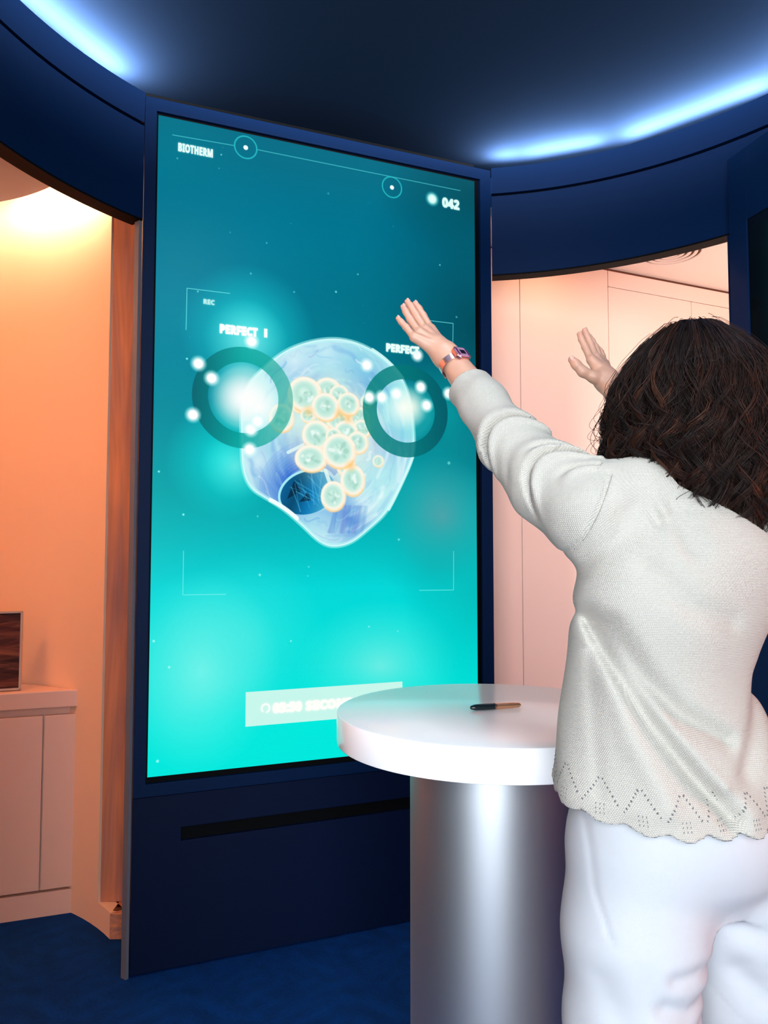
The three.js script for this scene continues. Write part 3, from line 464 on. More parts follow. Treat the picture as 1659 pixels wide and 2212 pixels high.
// stacked ellipses: rows of [y, x, z, half width, half depth]
function loft(rows, grow = 0) {
  const cat = (k, y) => {
    let i = 0; while (i < rows.length - 2 && y > rows[i + 1][0]) i++;
    const a = rows[Math.max(i - 1, 0)], b = rows[i], c = rows[i + 1], d = rows[Math.min(i + 2, rows.length - 1)], t = clamp((y - b[0]) / (c[0] - b[0]), 0, 1);
    return 0.5 * (2 * b[k] + (c[k] - a[k]) * t + (2 * a[k] - 5 * b[k] + 4 * c[k] - d[k]) * t * t + (3 * b[k] - a[k] - 3 * c[k] + d[k]) * t * t * t);
  };
  const y0 = rows[0][0], y1 = rows[rows.length - 1][0], n = 96, T = [1, 2, 3, 4].map((k) => Float32Array.from({ length: n + 1 }, (_, i) => cat(k, mix(y0, y1, i / n))));
  const f = (x, y, z) => {
    const q = clamp((y - y0) / (y1 - y0), 0, 1) * n, i = Math.min(n - 1, Math.floor(q)), t = q - i, g = (k) => mix(T[k][i], T[k][i + 1], t), a = g(2) + grow, b = g(3) + grow;
    const dx = x - g(0), dz = z - g(1), u = (dx * RXx + dz * RXz) / a, v = (dx * FXx + dz * FXz) / b, l = Math.hypot(u, v);
    const d = (l - 1) * Math.min(a, b) * (l > 1e-6 ? mix(1, Math.hypot(u * a, v * b) / (l * Math.min(a, b)), 0.5) : 1);
    return Math.max(d, y0 - y, y - y1);
  };
  f.mid = (y) => { const q = clamp((y - y0) / (y1 - y0), 0, 1) * n, i = Math.min(n - 1, Math.floor(q)), t = q - i; return [mix(T[0][i], T[0][i + 1], t), mix(T[1][i], T[1][i + 1], t)]; };
  return f;
}

// joints (metres), read from the pose
const SHL = [0.395, 1.43, -1.272], SHR = [0.70, 1.435, -1.396], WL = [0.139, 1.766, -1.6], WR = [0.532, 1.752, -1.785];
const ELL = [0.235, 1.568, -1.45], ELR = [0.635, 1.575, -1.60], HEAD = [0.551, 1.634, -1.37], NECK = [0.555, 1.45, -1.335];
const skinMat = std(0xffffff, 0.45, { vertexColors: true, sheen: 0.15, sheenColor: lin(1, 0.6, 0.5), sheenRoughness: 0.5 });
const person = thing('person', 'person in a cream knit sweater and white jeans raising both arms to the screen', 'person', V(0.49, 0, -1.27));
const local = (g) => g.translate(-0.49, 0, 1.27);

// --- skin: one body surface, finer grids for head and hands
{
  const torso = loft([[0.88, 0.475, -1.265, 0.11, 0.08], [0.95, 0.468, -1.265, 0.14, 0.095], [1.1, 0.468, -1.275, 0.13, 0.092], [1.25, 0.485, -1.285, 0.14, 0.1], [1.36, 0.525, -1.305, 0.15, 0.1], [1.43, 0.548, -1.327, 0.13, 0.082], [1.475, 0.556, -1.334, 0.075, 0.06], [1.5, 0.558, -1.338, 0.05, 0.05]]);
  const neck = cone(NECK, own(HEAD, 0, -0.05, -0.01), 0.055, 0.05);
  const aL = chain([[...SHL, 0.046], [...ELL, 0.038], [...mid3(ELL, WL, 0.35), 0.039], [...WL, 0.0265]], 0.02), aR = chain([[...SHR, 0.046], [...ELR, 0.038], [...mid3(ELR, WR, 0.35), 0.039], [...WR, 0.0265]], 0.02);
  const legL = chain([[0.4, 0.88, -1.235, 0.075], [0.374, 0.48, -1.2, 0.052], [0.374, 0.32, -1.19, 0.05], [0.374, 0.09, -1.2, 0.036]], 0.03), legR = chain([[0.57, 0.88, -1.305, 0.075], [0.605, 0.48, -1.33, 0.052], [0.605, 0.32, -1.32, 0.05], [0.605, 0.09, -1.33, 0.036]], 0.03);
  const bodyF = (x, y, z) => smin(smin(smin(torso(x, y, z), neck(x, y, z), 0.05), smin(aL(x, y, z), aR(x, y, z), 0.01), 0.05), smin(legL(x, y, z), legR(x, y, z), 0.01), 0.04);
  const body = surfaceNets(bodyF, [0.1, 0.03, -1.86], [0.82, 1.82, -1.1], 0.011);
  // head with a face
  const H = HEAD, parts = [oball(own(H, 0, 0.025, -0.012), [0.073, 0.092, 0.09]), oball(own(H, 0, -0.035, 0.03), [0.056, 0.07, 0.062]), oball(own(H, 0, -0.088, 0.052), [0.026, 0.022, 0.026])];
  const nose = chain([[...own(H, 0, 0.01, 0.084), 0.008], [...own(H, 0, -0.03, 0.105), 0.0115]], 0.01), lips = oball(own(H, 0, -0.062, 0.083), [0.022, 0.009, 0.012]);
  const ear = [1, -1].map((s) => oball(own(H, s * 0.074, -0.005, -0.005), [0.009, 0.03, 0.018])), socket = [1, -1].map((s) => ball3(own(H, s * 0.03, 0.008, 0.092), [0.014, 0.014, 0.014])), nk = cone(own(H, 0, -0.05, -0.012), own(H, 0, -0.15, -0.02), 0.052, 0.056);
  const headF = (x, y, z) => { let d = parts[0](x, y, z); d = smin(d, parts[1](x, y, z), 0.03); d = smin(d, parts[2](x, y, z), 0.02); d = smin(d, nk(x, y, z), 0.03); d = smin(d, nose(x, y, z), 0.012); d = smin(d, lips(x, y, z), 0.01); for (const e of ear) d = smin(d, e(x, y, z), 0.008); for (const s of socket) d = smax(d, -s(x, y, z), 0.012); return d; };
  const head = surfaceNets(headF, [HEAD[0] - 0.15, HEAD[1] - 0.15, HEAD[2] - 0.15], [HEAD[0] + 0.15, HEAD[1] + 0.15, HEAD[2] + 0.15], 0.0042);
  // hands: palm fan and five fingers each, from knuckle / middle joint / tip positions
  const hand = (wrist, fore, fingers, thumb, back) => {
    const fs = fingers.map((f) => chain(f, 0.004)), th = chain(thumb, 0.008);
    const palm = fingers.map((f, i) => cone(mid3(wrist, f[0], 0.22), f[0], 0.0145, f[0][3] * 1.18)), arm = cone(fore, wrist, 0.0268, 0.0245);
    const heel = cone(mid3(wrist, thumb[0], 0.3), thumb[0], 0.015, thumb[0][3]);
    const wristB = cone(wrist, mid3(wrist, fingers[1][0], 0.4), 0.0225, 0.016);
    // tendons on the back of the hand
    const ten = fingers.map((f) => cone(mid3(wrist, f[0], 0.45).map((v, k) => v + back[k] * 0.0095), f[0].slice(0, 3).map((v, k) => v + back[k] * 0.0035), 0.0028, 0.0065));
    return (x, y, z) => {
      let p = palm[0](x, y, z); for (let i = 1; i < 4; i++) p = smin(p, palm[i](x, y, z), 0.016); p = smin(p, wristB(x, y, z), 0.02); p = smin(p, heel(x, y, z), 0.018); p = smin(p, arm(x, y, z), 0.02);
      for (const t of ten) p = smin(p, t(x, y, z), 0.009);
      let d = p; for (const f of fs) d = smin(d, f(x, y, z), 0.005); return smin(d, th(x, y, z), 0.008);
    };
  };
  const Lf = (a) => a.map(([p, r]) => [...p, r]);
  const left = HANDS.left, right = HANDS.right;
  const hL = surfaceNets(hand(left.wrist, left.fore, left.fingers.map(Lf), Lf(left.thumb), left.back), ...left.box, 0.0026), hR = surfaceNets(hand(right.wrist, right.fore, right.fingers.map(Lf), Lf(right.thumb), right.back), ...right.box, 0.0026);
  const all = mergeGeometries([body, head, hL, hR]), p = all.attributes.position, col = new Float32Array(p.count * 3), base = [0.57, 0.315, 0.22];
  const tips = [...left.fingers, left.thumb, ...right.fingers, right.thumb].map((f) => f[f.length - 1][0]), knuckles = [...left.fingers, ...right.fingers].flatMap((f) => [f[0][0], f[1][0]]);
  for (let i = 0; i < p.count; i++) {
    const x = p.getX(i), y = p.getY(i), z = p.getZ(i), k = 1 + 0.06 * noise.noise(x * 60, y * 60, z * 60) + 0.05 * noise.noise(x * 18, y * 18, z * 18); let red = 0;
    if (y > 1.6 && Math.hypot(x - HEAD[0], y - HEAD[1], z - HEAD[2]) > 0.16) { for (const t of tips) red = Math.max(red, 1 - Math.hypot(x - t[0], y - t[1], z - t[2]) / 0.022); for (const t of knuckles) red = Math.max(red, 0.5 - 0.5 * Math.hypot(x - t[0], y - t[1], z - t[2]) / 0.014); }
    const m = lips(x, y, z) < 0.004 ? 1 : 0; red = Math.max(red, m * 1.6);
    col.set([base[0] * k * (1 + 0.06 * red), base[1] * k * (1 - 0.12 * red), base[2] * k * (1 - 0.1 * red)], i * 3);
  }
  all.setAttribute('color', new THREE.BufferAttribute(col, 3));
  mesh('body', local(all), skinMat, person);
  for (const s of [1, -1]) { const c = own(H, s * 0.03, 0.009, 0.074), e = mesh('eye', local(new THREE.SphereGeometry(0.0118, 20, 14).translate(...c)), std(lin(0.8, 0.78, 0.75), 0.2), person); mesh('iris', local(new THREE.SphereGeometry(0.0056, 16, 10).translate(...own(H, s * 0.03, 0.009, 0.0808))), std(lin(0.06, 0.03, 0.015), 0.15), e); }
  for (const [f, back, i] of [...left.fingers.map((f, i) => [f, left.back, i]), ...right.fingers.map((f, i) => [f, right.back, i]), [right.thumb, right.thumbBack, 4]]) {   // nails
    const t = V(...f[f.length - 1][0]), q = V(...f[f.length - 2][0]), d = t.clone().sub(q).normalize(), n = V(...back), r = f[f.length - 1][1]; n.addScaledVector(d, -n.dot(d)).normalize();
    const s = V().crossVectors(d, n), g = new THREE.SphereGeometry(1, 12, 8).scale(r * 0.62, r * 0.8, r * 0.18).applyMatrix4(new THREE.Matrix4().makeBasis(s, d, n).setPosition(t.addScaledVector(n, r * 0.86).addScaledVector(d, r * 0.12)));
    mesh('nail', local(g), std(lin(0.62, 0.38, 0.31), 0.35), person);
  }
}
function mid3(a, b, t) { return [0, 1, 2].map((k) => mix(a[k], b[k], t)); }
// --- sweater
const polyDist = (pts) => (x, y) => { let b = 9; for (let i = 0; i + 1 < pts.length; i++) { const [ax, ay] = pts[i], dx = pts[i + 1][0] - ax, dy = pts[i + 1][1] - ay, t = clamp(((x - ax) * dx + (y - ay) * dy) / (dx * dx + dy * dy), 0, 1), e = Math.hypot(x - ax - dx * t, y - ay - dy * t); if (e < b) b = e; } return b; };
const gauss = (d, w) => Math.exp(-(d * d) / (w * w));
{
  const rows = [[0.90, 0.472, -1.262, 0.215, 0.168], [0.97, 0.466, -1.264, 0.204, 0.16], [1.05, 0.456, -1.27, 0.182, 0.146], [1.166, 0.452, -1.278, 0.157, 0.129], [1.27, 0.48, -1.285, 0.176, 0.137], [1.35, 0.515, -1.302, 0.188, 0.136], [1.41, 0.54, -1.322, 0.178, 0.118], [1.455, 0.552, -1.334, 0.142, 0.098], [1.50, 0.557, -1.338, 0.09, 0.075], [1.53, 0.557, -1.338, 0.07, 0.062]];
  const torso = loft(rows), inner = loft(rows, -0.02);
  const SL = [[0.425, 1.435, -1.295, 0.082], [0.352, 1.42, -1.29, 0.078], [0.295, 1.478, -1.36, 0.070], [0.237, 1.56, -1.44, 0.055], [0.196, 1.65, -1.51, 0.0445], [0.171, 1.698, -1.555, 0.0395], [0.157, 1.727, -1.576, 0.039]];
  const SR = [[0.665, 1.43, -1.375, 0.082], [0.70, 1.44, -1.405, 0.078], [0.675, 1.50, -1.48, 0.068], [0.64, 1.575, -1.595, 0.055], [0.598, 1.65, -1.68, 0.046], [0.57, 1.70, -1.725, 0.042], [0.562, 1.715, -1.737, 0.042]];
  const sL = chain(SL, 0.03), sR = chain(SR, 0.03);
  const alongOf = (S) => { const len = [0]; for (let i = 1; i < S.length; i++) len.push(len[i - 1] + Math.hypot(S[i][0] - S[i - 1][0], S[i][1] - S[i - 1][1], S[i][2] - S[i - 1][2]));
    return (x, y, z) => { let b = 9, s = 0, q = null; for (let i = 0; i + 1 < S.length; i++) { const a = S[i], c = S[i + 1], d = [c[0] - a[0], c[1] - a[1], c[2] - a[2]], l2 = d[0] ** 2 + d[1] ** 2 + d[2] ** 2, t = clamp(((x - a[0]) * d[0] + (y - a[1]) * d[1] + (z - a[2]) * d[2]) / l2, 0, 1), o = [x - a[0] - d[0] * t, y - a[1] - d[1] * t, z - a[2] - d[2] * t], e = Math.hypot(...o); if (e < b) { b = e; s = len[i] + (len[i + 1] - len[i]) * t; q = o; } } return [s, q, b]; }; };
  const onL = alongOf(SL), onR = alongOf(SR);
  // where sleeves end: a plane across the forearm
  const cutOf = (S) => { const a = S[S.length - 2], b = S[S.length - 1], d = [b[0] - a[0], b[1] - a[1], b[2] - a[2]], l = Math.hypot(...d); return (x, y, z) => ((x - b[0]) * d[0] + (y - b[1]) * d[1] + (z - b[2]) * d[2]) / l + 0.044; };
  const cutL = cutOf(SL), cutR = cutOf(SR);
  const valleys = [[polyDist([[0.314, 1.258], [0.353, 1.18], [0.395, 1.102], [0.444, 1.032], [0.494, 0.976]]), 0.019, 0.017], [polyDist([[0.34, 1.243], [0.388, 1.166], [0.437, 1.113], [0.504, 1.075]]), 0.016, 0.019], [polyDist([[0.597, 1.147], [0.564, 1.089], [0.528, 1.031]]), 0.01, 0.022],
    [polyDist([[0.408, 1.464], [0.419, 1.43], [0.43, 1.401]]), 0.011, 0.011], [polyDist([[0.379, 1.475], [0.397, 1.441]]), 0.011, 0.009], [polyDist([[0.318, 1.2], [0.312, 1.1], [0.31, 1.0]]), 0.008, 0.011], [polyDist([[0.455, 1.43], [0.47, 1.36]]), 0.008, 0.02], [polyDist([[0.40, 1.33], [0.46, 1.27], [0.52, 1.25]]), 0.006, 0.022]];
  const ridges = [[polyDist([[0.34, 1.235], [0.378, 1.15], [0.43, 1.075], [0.48, 1.02]]), 0.008, 0.016], [polyDist([[0.335, 1.16], [0.36, 1.08], [0.40, 1.0]]), 0.007, 0.02], [polyDist([[0.42, 1.46], [0.44, 1.42]]), 0.007, 0.012], [polyDist([[0.393, 1.475], [0.408, 1.44]]), 0.008, 0.008]];
  const seamL = polyDist([[0.362, 1.482], [0.35, 1.452], [0.335, 1.417], [0.318, 1.378], [0.30, 1.352]]);
  // gathered folds of the left sleeve: [place along the sleeve, width, height, slant]
  const sleeveFolds = [[0.328, 0.0075, -0.017, 0], [0.306, 0.011, 0.008, 0], [0.349, 0.012, 0.004, 0], [0.218, 0.0075, -0.008, 1], [0.203, 0.009, 0.006, 1], [0.188, 0.0085, -0.013, 0], [0.168, 0.011, 0.008, 0], [0.125, 0.008, -0.009, 1], [0.108, 0.01, 0.007, 1], [0.25, 0.015, -0.003, 0]];   // place along the sleeve, width, height, 1 = only on its upper side
  const gathers = [cone([0.382, 1.492, -1.285], [0.388, 1.455, -1.235], 0.014, 0.008), cone([0.425, 1.487, -1.295], [0.432, 1.445, -1.245], 0.016, 0.009), cone([0.352, 1.497, -1.28], [0.35, 1.455, -1.23], 0.011, 0.008)];
  const vl = (x, z) => (x - 0.545) * RXx + (z + 1.305) * RXz, neckCut = (x, y, z) => { const l = vl(x, z) - 0.02, a = Math.abs(l), k = l < 0 ? 0.70 * a + 3 * Math.max(0, a - 0.115) : 0.95 * a + 3 * Math.max(0, a - 0.1); return (1.384 + k - y) * 0.75; };
  const hemAt = (x, z) => { const [cx, cz] = torso.mid(0.94), dx = x - cx, dz = z - cz, th = Math.atan2(dx * RXx + dz * RXz, -(dx * FXx + dz * FXz)); const side = sstep(0.5, 2.2, -th); return 0.958 + 0.03 * side - 0.009 * Math.abs(Math.cos(th * 10)); };
  const field = (x, y, z) => {
    let t = torso(x, y, z), a = sL(x, y, z), b = sR(x, y, z);
    if (t < 0.05 && t > -0.05) { if (z > -1.38) { const wt = sstep(-1.38, -1.3, z) * (y > 1.3 ? 1 : sstep(0.296, 0.35, x)); for (const [p, A, w] of valleys) { const q = p(x, y); if (q < 0.06) t += 1.25 * wt * A * gauss(q, w * 0.9); } for (const [p, A, w] of ridges) { const q = p(x, y); if (q < 0.06) t -= 1.25 * wt * A * gauss(q, w * 0.9); } }
      t += 0.0035 * noise.noise(x * 9, y * 7, z * 9) * sstep(1.4, 1.2, y) - 0.006 * sstep(0.02, 0.0, Math.abs(y - 0.985)) * 0.3; const th = Math.atan2(x - 0.47, z + 1.27); t += 0.004 * Math.sin(th * 9 + y * 14 + 1) * sstep(1.1, 0.96, y); }
    if (a < 0.04 && a > -0.04) { const [s, o] = onL(x, y, z), up = o[1] * 0.75 + o[0] * 0.6; let e = 0; const so = s + 11 * up * up - 0.12 * up, shade = 0.35 + 0.65 * sstep(-0.05, 0.03, o[2]); for (const [c, w, A, top] of sleeveFolds) e += A * gauss(so - c, w) * shade * (top ? sstep(-0.015, 0.03, up) : sstep(-0.075, -0.03, up)); a -= e + 0.0025 * noise.noise(x * 22, y * 22, z * 22); }
    a = smax(a, cutL(x, y, z), 0.006); b = smax(b, cutR(x, y, z), 0.006);
    // cuffs are hollow rims round the forearm
    let d = smin(smin(t, a, 0.035), smin(t, b, 0.035), 0.005); if (y > 1.42 && x < 0.47) for (const q of gathers) d = smin(d, q(x, y, z), 0.012);
    if (z > -1.34 && x < 0.4 && y > 1.33) d += 0.0035 * gauss(seamL(x, y), 0.0045);
    if (y > 1.33) { d = smax(d, -inner(x, y, z), 0.004); const c = neckCut(x, y, z); if (c < 0.02) d = smax(d, -c, 0.004); }
    return Math.max(d, hemAt(x, z) - y);
  };
  const frameOf = (S) => { const a = V(...S[1].slice(0, 3)), d = V(...S[6].slice(0, 3)).sub(a).normalize(), e = V(0.3, 0.5, -0.8), q = V(); e.addScaledVector(d, -e.dot(d)).normalize(); const f = V().crossVectors(d, e); return (x, y, z) => { q.set(x, y, z).sub(a); return [q.dot(d), Math.atan2(q.dot(f), q.dot(e))]; }; };
  const frameL = frameOf(SL), frameR = frameOf(SR);
  const g0 = surfaceNets(field, [0.11, 0.9, -1.80], [0.80, 1.78, -1.05], 0.0046), g = g0.toNonIndexed(), p = g.attributes.position, uv = new Float32Array(p.count * 2);
  for (let i = 0; i < p.count; i += 3) {
    const cx = (p.getX(i) + p.getX(i + 1) + p.getX(i + 2)) / 3, cy = (p.getY(i) + p.getY(i + 1) + p.getY(i + 2)) / 3, cz = (p.getZ(i) + p.getZ(i + 1) + p.getZ(i + 2)) / 3, t = torso(cx, cy, cz), a = sL(cx, cy, cz), b = sR(cx, cy, cz);
    for (let k = i; k < i + 3; k++) {
      const x = p.getX(k), y = p.getY(k), z = p.getZ(k);
      if (t < Math.min(a, b) + 0.004 || (a < b ? onL : onR)(cx, cy, cz)[0] < 0.07) { const [mx, mz] = torso.mid(cy), dx = x - mx, dz = z - mz, c0 = Math.atan2((cx - mx) * RXx + (cz - mz) * RXz, -((cx - mx) * FXx + (cz - mz) * FXz)); let th = Math.atan2(dx * RXx + dz * RXz, -(dx * FXx + dz * FXz)); if (th - c0 > 3) th -= 6.2832; if (c0 - th > 3) th += 6.2832; uv.set([th * 0.165, y], k * 2); }
      else { const F = a < b ? frameL : frameR, [s, th0] = F(x, y, z), [, c0] = F(cx, cy, cz); let th = th0; if (th - c0 > 3) th -= 6.2832; if (c0 - th > 3) th += 6.2832; uv.set([th * 0.058, s], k * 2); }
    }
  }
  g.setAttribute('uv', new THREE.BufferAttribute(uv, 2));
  // knit: rows of small loops, half a loop out of step from row to row
  const loops = dataTex(256, 256, (u, v) => { const r = v * 16, row = Math.floor(r), fx = u * 12 + (row % 2) * 0.5, a = Math.abs((fx % 1) - 0.5) * 2, q = Math.abs((r % 1) - 0.5) * 2; return clamp(1.05 - 0.75 * Math.pow(a, 2.2) - 0.75 * Math.pow(q, 2.0), 0, 1) * (0.92 + 0.12 * tn(u, v, 40, 2)); });
  loops.repeat.set(1 / 0.038, 1 / 0.040);
  const yarn = std(lin(0.535, 0.512, 0.455), 0.92, { bumpMap: loops, bumpScale: 0.0011, sheen: 0.15, sheenColor: lin(0.9, 0.9, 0.88), sheenRoughness: 0.6 });
  const sw = mesh('sweater', local(g), yarn, person); sw.userData.label = 'cream knitted sweater with a scalloped lace hem';
  { const pts = []; for (const [x, y] of [[0.366, 1.478], [0.358, 1.462], [0.349, 1.442], [0.34, 1.42], [0.331, 1.4], [0.321, 1.378], [0.309, 1.36]]) { let lo = -1.3, hi = -1.0; for (let i = 0; i < 28; i++) { const m = (lo + hi) / 2; field(x, y, m) < 0 ? lo = m : hi = m; } if (lo > -1.299) pts.push(V(x, y, lo)); }
    if (pts.length > 2) mesh('armhole_seam', local(new THREE.TubeGeometry(new THREE.CatmullRomCurve3(pts), 60, 0.0008, 6)), std(lin(0.3, 0.29, 0.26), 0.95), sw); }
  // lace eyelets: zigzags of dark dots, colour standing for the shade in the holes, above the scalloped hem and at the cuff
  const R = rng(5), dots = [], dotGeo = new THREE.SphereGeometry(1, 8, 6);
  const shadeDot = (x, y, z, rx, ry, turn = 0) => { const e = 0.003, n = V(field(x + e, y, z) - field(x - e, y, z), field(x, y + e, z) - field(x, y - e, z), field(x, y, z + e) - field(x, y, z - e)).normalize(), up = V(0, 1, 0).addScaledVector(n, -n.y).normalize(), sd = V().crossVectors(up, n); up.applyAxisAngle(n, turn); sd.applyAxisAngle(n, turn); dots.push(dotGeo.clone().scale(rx, ry, 0.0007).applyMatrix4(new THREE.Matrix4().makeBasis(sd, up, n).setPosition(x, y, z))); };
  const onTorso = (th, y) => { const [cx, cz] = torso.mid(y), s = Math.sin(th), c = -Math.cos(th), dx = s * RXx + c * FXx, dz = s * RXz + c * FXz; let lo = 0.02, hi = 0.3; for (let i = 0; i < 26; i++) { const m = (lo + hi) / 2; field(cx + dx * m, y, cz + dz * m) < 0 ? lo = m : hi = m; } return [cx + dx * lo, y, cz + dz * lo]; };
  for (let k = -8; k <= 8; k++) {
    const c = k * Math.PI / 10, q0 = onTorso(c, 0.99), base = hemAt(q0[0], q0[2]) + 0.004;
    for (const s of [-1, 1]) for (let i = 0; i < 7; i++) { const t = i / 6, th = c + s * (0.018 + 0.115 * t), y = base + 0.056 - 0.032 * t + (R() - 0.5) * 0.001; shadeDot(...onTorso(th, y), 0.0009 + 0.0006 * R(), 0.0015 + 0.0008 * R(), s * -0.7); }
    for (const s of [-1, 0, 1]) for (let i = 0; i < 3; i++) shadeDot(...onTorso(c + s * 0.03, base + 0.022 - i * 0.006), 0.0005, 0.0018, -0.3 + 0.3 * s);
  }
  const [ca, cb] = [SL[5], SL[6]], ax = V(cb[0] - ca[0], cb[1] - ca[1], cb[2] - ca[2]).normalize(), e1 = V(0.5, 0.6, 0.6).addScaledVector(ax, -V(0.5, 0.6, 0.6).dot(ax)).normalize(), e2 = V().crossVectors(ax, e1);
  for (let i = 0; i < 46; i++) { const th = i * 0.1366, zig = Math.abs(((i / 9) % 1) - 0.5) * 2, c = V(...cb.slice(0, 3)).addScaledVector(ax, -0.024 - 0.012 * zig), d = e1.clone().multiplyScalar(Math.cos(th)).addScaledVector(e2, Math.sin(th)); let lo = 0.005, hi = 0.08; for (let q = 0; q < 24; q++) { const m = (lo + hi) / 2; field(c.x + d.x * m, c.y + d.y * m, c.z + d.z * m) < 0 ? lo = m : hi = m; } shadeDot(c.x + d.x * lo, c.y + d.y * lo, c.z + d.z * lo, 0.0006, 0.0012, 0.6); }
  const lace = mesh('lace_hole_shade', local(mergeGeometries(dots)), std(lin(0.13, 0.13, 0.13), 0.9), sw); lace.userData.kind = 'stuff'; lace.userData.label = 'zigzag rows of small dark dots painted as the shade in lace holes';
}
// --- white jeans
{
  const pel = loft([[0.8, 0.485, -1.266, 0.13, 0.085], [0.86, 0.485, -1.264, 0.178, 0.125], [0.92, 0.483, -1.264, 0.19, 0.14], [0.98, 0.478, -1.266, 0.178, 0.13], [1.06, 0.462, -1.27, 0.15, 0.115]]);
  const legL = chain([[0.4, 0.88, -1.232, 0.112], [0.385, 0.77, -1.22, 0.104], [0.373, 0.64, -1.208, 0.093], [0.37, 0.48, -1.2, 0.086], [0.372, 0.28, -1.195, 0.088], [0.374, 0.07, -1.2, 0.094]], 0.03), legR = chain([[0.575, 0.88, -1.302, 0.11], [0.59, 0.77, -1.312, 0.102], [0.602, 0.64, -1.32, 0.092], [0.608, 0.48, -1.33, 0.086], [0.608, 0.28, -1.325, 0.088], [0.606, 0.07, -1.33, 0.094]], 0.03);
  const lines = [[polyDist([[0.41, 0.752], [0.45, 0.755], [0.49, 0.742]]), 0.006, 0.011], [polyDist([[0.395, 0.712], [0.43, 0.698], [0.475, 0.706]]), 0.007, 0.013], [polyDist([[0.385, 0.662], [0.42, 0.655], [0.46, 0.668]]), 0.006, 0.013], [polyDist([[0.315, 0.74], [0.35, 0.65], [0.40, 0.57]]), 0.005, 0.018],
    [polyDist([[0.55, 0.78], [0.60, 0.768], [0.65, 0.775]]), 0.007, 0.016], [polyDist([[0.55, 0.71], [0.585, 0.672], [0.64, 0.65]]), 0.008, 0.017], [polyDist([[0.42, 0.6], [0.46, 0.585]]), 0.005, 0.014], [polyDist([[0.36, 0.5], [0.43, 0.49]]), 0.008, 0.014], [polyDist([[0.58, 0.5], [0.65, 0.5]]), 0.008, 0.014]];
  const sideSeam = polyDist([[0.305, 0.95], [0.31, 0.86], [0.324, 0.80]]);
  const f = (x, y, z) => {
    let l = legL(x, y, z), r = legR(x, y, z); const legs = Math.min(l, r); let d = smin(smin(l, pel(x, y, z), 0.03), smin(r, pel(x, y, z), 0.03), 0.008);
    if (Math.abs(d) < 0.04) { if (z > (x > 0.5 ? -1.33 : -1.24)) for (const [p, A, w] of lines) { const q = p(x, y); if (q < 0.05) d += 0.75 * A * gauss(q, w) - A * 0.2 * gauss(q - w * 1.9, w); } d += 0.0025 * noise.noise(x * 10, y * 13, z * 10) * sstep(0.9, 0.75, y); if (z > -1.25) d += 0.002 * gauss(sideSeam(x, y), 0.004); }
    return Math.max(d, 0.075 - y, y - 1.04);
  };
  const g = surfaceNets(f, [0.24, 0.05, -1.46], [0.74, 1.06, -1.07], 0.0062), p = g.attributes.position, uv = new Float32Array(p.count * 2);
  for (let i = 0; i < p.count; i++) uv.set([p.getX(i) + p.getZ(i) * 0.6, p.getY(i)], i * 2);
  g.setAttribute('uv', new THREE.BufferAttribute(uv, 2));
  const twill = dataTex(128, 128, (u, v) => 0.5 + 0.3 * Math.sin((u * 24 + v * 24) * 6.2832) + 0.15 * tn(u, v, 60, 4)); twill.repeat.set(1 / 0.03, 1 / 0.03);
  const j = mesh('jeans', local(g), std(lin(0.5, 0.525, 0.56), 0.85, { bumpMap: twill, bumpScale: 0.0002 }), person); j.userData.label = 'loose white jeans';
  // trainers
  for (const [x, z] of [[0.374, -1.2], [0.606, -1.33]]) {
    const o = [x, 0, z], s = chain([[...own(o, 0, 0.045, -0.035), 0.036], [...own(o, 0, 0.05, 0.03), 0.042], [...own(o, 0, 0.036, 0.11), 0.036], [...own(o, 0, 0.032, 0.165), 0.03]], 0.03), t = cone(own(o, 0, 0.05, -0.01), own(o, 0, 0.105, -0.012), 0.042, 0.043);
    const gs = surfaceNets((a, b, c) => Math.max(smin(s(a, b, c), t(a, b, c), 0.03), 0.012 - b, b - 0.1), [x - 0.16, 0, z - 0.26], [x + 0.14, 0.13, z + 0.12], 0.006);
    const sh = mesh('shoe', local(gs), std(lin(0.75, 0.75, 0.76), 0.6), person);
    mesh('sole', local(surfaceNets((a, b, c) => Math.max(smin(s(a, 0.04, c), 9, 0.01) - 0.004, -b + 0.0005, b - 0.016), [x - 0.16, -0.01, z - 0.26], [x + 0.14, 0.03, z + 0.12], 0.006)), std(lin(0.6, 0.6, 0.6), 0.8), sh);
  }
}
